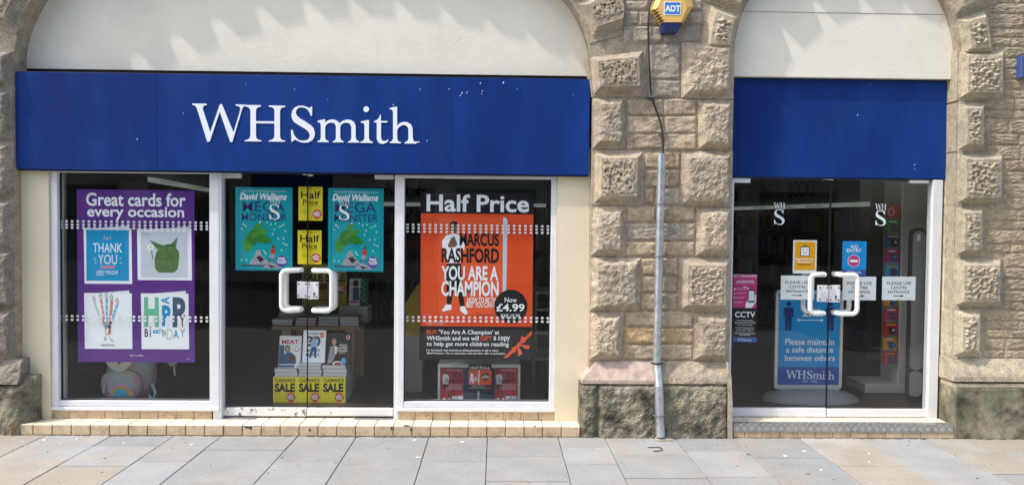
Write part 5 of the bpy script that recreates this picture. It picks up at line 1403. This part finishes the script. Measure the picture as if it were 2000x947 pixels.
# book bin in the right window
YBI = .14
X0, X1, Z0, Z1 = wall_rect(855, 713, 1016, 786, YBI)
t = empty('book_bin', ((X0+X1)/2, YBI+.2, ZFL)); tag(t, 'grey framed book bin with red books low in the right shop window', 'display bin')
SIL = M('bin grey metal', (0.46, 0.50, 0.50), rough=.4)
for a in (X0, X1-.022): MB().box(a, a+.022, YBI, YBI+.022, ZFL+.001, Z1).build('front_post', SIL, t)
xm = (X0+X1)/2-.005; MB().box(xm-.011, xm+.011, YBI, YBI+.022, ZFL+.001, Z1-.2).build('centre_post', SIL, t)
MB().box(X0+.023, X1-.023, YBI, YBI+.022, Z1-.022, Z1).build('top_bar', SIL, t)
MB().add([(X0, YBI, Z1+.001), (X1, YBI, Z1+.001), (X1-.02, YBI+.4, Z1+.075), (X0+.05, YBI+.4, Z1+.075), (X0, YBI, Z1+.009), (X1, YBI, Z1+.009), (X1-.02, YBI+.4, Z1+.083), (X0+.05, YBI+.4, Z1+.083)],
         [(0,3,2,1),(4,5,6,7),(0,1,5,4),(1,2,6,5),(2,3,7,6),(3,0,4,7)]).build('sloping_top', SIL, t)
MB().box(X0+.2, X1-.2, YBI+.36, YBI+.38, ZFL+.001, Z1+.06).build('back_panel', M('bin blue board', (0.06, 0.15, 0.32), rough=.5), t)
MB().box(X0+.023, X1-.023, YBI+.06, YBI+.35, ZFL+.001, ZFL+.03).build('tray', SIL, t)
def d_ch(p):
    p.text('BE A', 265, 525, 362, 582, PDG, 1, bold=.02); p.text('CHAMPION', 168, 598, 368, 648, PDG, 3, bold=.02)
    p.text('MAKE YOUR DONATION AT', 212, 660, 370, 676, PW, 3); p.text('ANY TILL POINT TODAY TO HELP', 175, 682, 370, 702, PW, 3); p.text('GET MORE CHILDREN READING', 190, 706, 370, 722, PW, 3); p.text('WHEN YOU FIND CHILDREN', 188, 494, 365, 512, PW, 1)
    p.circle('head', 173, 525, 14, PSKIN, 2, ry=20); p.polys('top', [[(140, 560), (170, 548), (205, 555), (218, 590), (205, 662), (150, 662), (145, 620)]], PW, 2); p.polys('shorts', [[(150, 664), (206, 664), (210, 715), (185, 712), (178, 700), (160, 715)]], PK, 2)
    p.stroke('legs', [(166, 715, 166, 812), (200, 712, 218, 812)], 12, PSKIN, 2); p.polys('shoes', [[(145, 830), (165, 810), (182, 815), (178, 832)], [(210, 812), (228, 810), (242, 832), (225, 838)]], PW, 3); p.rect('logo_strip', 252, 792, 380, 825, PW, 1); p.circle('logo_spot', 315, 808, 8, PNAVY, 2)
cover_book((861, 722, 905, 783), YBI+.05, PCRIM, 'left red book standing in the window book bin', d_ch, (125, 490, 385, 850), leany=.05)
cover_book((966, 722, 1010, 783), YBI+.05, PCRIM, 'right red book standing in the window book bin', d_ch, (125, 490, 385, 850), leany=.05)
o, p = sheet('price_card', (915, 711, 960, 763), YBI-.006, PK, 'small half price card hung on the window book bin', 'price card', ref=(440, 418, 710, 730))
p.text('Half Price', 458, 440, 688, 476, PW, 1, bold=.01); p.rect('orange_field', 440, 482, 710, 658, PORG, 1); p.rect('divider', 555, 486, 570, 652, PPALEB, 2); p.circle('price_spot', 636, 562, 46, PK, 2, n=24); p.text('£4.99', 600, 552, 676, 582, PW, 3, bold=.02); p.text('Now', 622, 534, 652, 548, PW, 3)
p.polys('figure', [[(462, 540), (478, 515), (498, 540), (492, 590), (505, 640), (485, 640), (480, 600), (465, 640), (458, 640)]], PW, 2); p.text('YOU ARE A', 490, 565, 550, 590, PW, 3, bold=.03); p.text('CHAMPION', 458, 592, 550, 615, PW, 3, bold=.03)
p.text("'You Are A Champion' at", 480, 664, 632, 680, PW, 1); p.text('WHSmith and we will GIFT a copy', 450, 682, 680, 694, PW, 1); p.text('to help get more children reading', 450, 696, 650, 708, PW, 1); p.polys('bow', [[(652, 722), (660, 722), (708, 690), (708, 682)], [(672, 700), (690, 690), (696, 712)]], PORG, 1)

# backpack low in the left window
YK = .16
PAST = [(0.62, 0.42, 0.46), (0.60, 0.56, 0.40), (0.38, 0.54, 0.60)]
bpM = M('pastel tie-dye fabric', (0.50, 0.30, 0.36), rough=.8, col2=(0.28, 0.43, 0.48), mixscale=5.5, mixlo=.42, mixhi=.6, stain=(0.50, 0.45, 0.28), sscale=6, slo=.5, shi=.66, bump=.3, bscale=30)
bp2 = M('pale blue webbing', (0.42, 0.54, 0.60), rough=.8)
Xc = UX(238, YK, 740); zk0 = ZFL+.002; hk = UZ(690, YK, 240)-zk0+.1
t = empty('backpack', (Xc, YK+.15, ZFL)); tag(t, 'pastel rainbow backpack half hidden below the purple poster', 'backpack')
def pillow(cx, cy, z0, w, d, h, seg=20, rows=12, taper=.12, p_=2.6):
    v, f = [], []
    for j in range(rows+1):
        tt = j/rows; s = (1-abs(2*tt-1)**3.2)**.5*(1-taper*tt) if 0 < tt < 1 else .25
        for k in range(seg):
            a = 2*math.pi*k/seg; c, s_ = math.cos(a), math.sin(a)
            v.append((cx+w/2*s*math.copysign(abs(c)**(2/p_), c), cy+d/2*s*math.copysign(abs(s_)**(2/p_), s_), z0+h*tt+.004*math.sin(k*2.2+j)))
    for j in range(rows):
        for k in range(seg): f.append((j*seg+k, j*seg+(k+1) % seg, (j+1)*seg+(k+1) % seg, (j+1)*seg+k))
    f += [tuple(range(seg))[::-1], tuple(rows*seg+k for k in range(seg))]
    mb = MB(); mb.v, mb.f = v, f; return mb
wk = UX(293, YK, 740)-UX(190, YK, 740)
pillow(Xc+.02, YK+.15, zk0, wk*.98, .24, hk).build('body', bpM, t, smooth=True)
pk = pillow(Xc-.02, YK+.035, zk0+.02, wk*.80, .10, hk*.52, taper=.05).build('front_pocket', bpM, t, smooth=True)
MB().prism([(Xc-.03+.13*math.copysign(abs(math.sin(a*.2618))**1.2, math.sin(a*.2618)), zk0+hk*.70+.10*(math.cos(a*.2618)*.8-.25*math.cos(a*.5236))) for a in range(24)], YK+.008, YK+.03).build('heart_patch', M('cream patch', (0.66, 0.60, 0.54), rough=.8), t)
pn = Panel((0, 0, 100, 100), (Xc-.13, YK+.008, zk0+hk*.70+.08), (.2, 0, 0), (0, 0, -.16), (0, -1, 0), t)
pn.stroke('stitched_eyes', [(18, 45, 25, 52), (25, 52, 36, 50), (66, 50, 76, 52), (76, 52, 84, 44)], 4, PK, 1); pn.polys('stitched_smile', [[(42, 60), (62, 60), (56, 69), (48, 69)]], PK, 1)
for k, (r_, mt) in enumerate(((.105, PPLUM), (.09, PAMB), (.075, PMINT), (.06, PSKY))):
    MB().prism([(Xc-.0+r_*math.cos(a*math.pi/12), zk0+.07+r_*math.sin(a*math.pi/12)) for a in range(13)], YK-.018-.002*k, YK+.03).build('rainbow_band', mt, pk)
MB().tube([(Xc+wk*.48, YK+.1, zk0+.16), (Xc+wk*.58, YK+.06, zk0+.08), (Xc+wk*.54, YK+.05, zk0+.015), (Xc+wk*.45, YK+.07, zk0+.06)], .014, 8).build('strap', bp2, t, smooth=True)
MB().tube([(Xc-wk*.30, YK-.022, zk0+.19), (Xc-wk*.32, YK-.026, zk0+.10)], .007, 6).build('zip_pull', bp2, t)
X, Z = U(338, 705, .25)
t = empty('pompom_charm', (X, .25, Z-.06)); tag(t, 'pale blue fluffy charm hanging right of the backpack', 'charm')
mb = MB()
for k in range(60):
    d_ = Vector((rnd.gauss(0, 1), rnd.gauss(0, 1), rnd.gauss(0, 1))).normalized()*.055
    mb.tube([(X, .25, Z), (X+d_.x, .25+d_.y, Z+d_.z)], [.008, .002], 4)
mb.build('pompom', bp2, t); MB().tube([(X+.01, .25, Z-.04), (X+.015, .25, Z-.13)], .008, 6).build('tassel', bp2, t); MB().tube([(X, .25, Z+.04), (X-.01, .25, 2.74)], .0015, 5).build('hanging_thread', bp2, t)
# tilted display boards deep in the right window
t = empty('leaning_board', (UX(805, .7, 700), .75, ZFL)); tag(t, 'ochre yellow board on a dark stand at the left edge of the half price poster', 'board')
MB().prism([U(*q_, .7) for q_ in ((780, 655), (780, 612), (812, 560), (826, 545), (826, 655))], .7, .72).build('board', P('ochre board', (0.36, 0.24, 0.03)), t)
MB().box(UX(781, .7, 700), UX(825, .7, 700), .705, .9, ZFL+.001, UZ(655.5, .7, 800)).build('stand', SHELF, t)
X0 = UX(1046, .9, 580); t = empty('till_counter', (X0+.3, 1.2, ZFL)); tag(t, 'grey counter with shelves seen right of the half price poster', 'counter')
for z in (.45, .72, .95, 1.12): MB().box(X0, X0+.55, .9, 1.5, z-.025, z).build('counter_shelf', M('counter grey', (0.40, 0.41, 0.41), rough=.5), t)
for s in (X0, X0+.53): MB().box(s, s+.02, .92, 1.48, ZFL, 1.09).build('side_panel', SHELF, t)

# ------------------------------------------------------------------ the other side of the street (seen in the glass)
OW = stone('opposite stone', (0.55, 0.49, 0.41), (0.45, 0.40, 0.34), rand=0)
OB = empty('opposite_building', (0, -16, 0)); tag(OB, 'dark stone building across the street reflected in the shop glass', 'building')
yb = -16.0
nb = 9; bw = 3.0
for k in range(nb):
    x0_ = -13.5+k*bw
    MB().box(x0_-.3, x0_+.3, yb-.4, yb, -.03, 3.3).build('pier', OW, OB)
    if k < nb-1:
        MB().box(x0_+.3, x0_+bw-.3, yb-.4, yb-.05, -.03, .55).build('stall_riser', OW, OB)
        w_ = MB().box(x0_+.3, x0_+bw-.3, yb-.32, yb-.30, .55, 2.75).build('shop_window', M('opposite window', (0.02, 0.024, 0.028), rough=.12), OB)
        MB().box(x0_+bw/2-.03, x0_+bw/2+.03, yb-.29, yb-.22, .55, 2.75).build('mullion', GASKET, w_)
        MB().box(x0_+.3, x0_+bw-.3, yb-.4, yb-.1, 2.75, 3.3).build('fascia', FASCIA if k in (2, 5) else OW, OB)
MB().box(-13.8, 10.8, yb-.4, yb+.01, 3.3, 9.5).build('upper_wall', OW, OB)
for k in range(8):
    for z in (4.3, 7.0):
        x0_ = -12.5+k*bw
        w_ = MB().box(x0_, x0_+1.0, yb+.011, yb+.03, z, z+1.7).build('sash_window', M('opposite window', (0, 0, 0)), OB)
        MB().box(x0_-.1, x0_+1.1, yb+.011, yb+.08, z-.12, z-.001).build('sill', OW, w_)
MB().box(-13.8, 10.8, yb-6, yb-.41, -.03, 9.5).build('rear_mass', OW, OB)
MB().add([(-14, yb+.3, 9.5), (11, yb+.3, 9.5), (11, yb-6.2, 9.5), (-14, yb-6.2, 9.5), (-14, yb-3, 12), (11, yb-3, 12)], [(0,1,5,4), (2,3,4,5), (0,4,3), (1,2,5), (0,3,2,1)]).build('roof', M('slate roof', (0.07, 0.075, 0.085), rough=.7), OB)
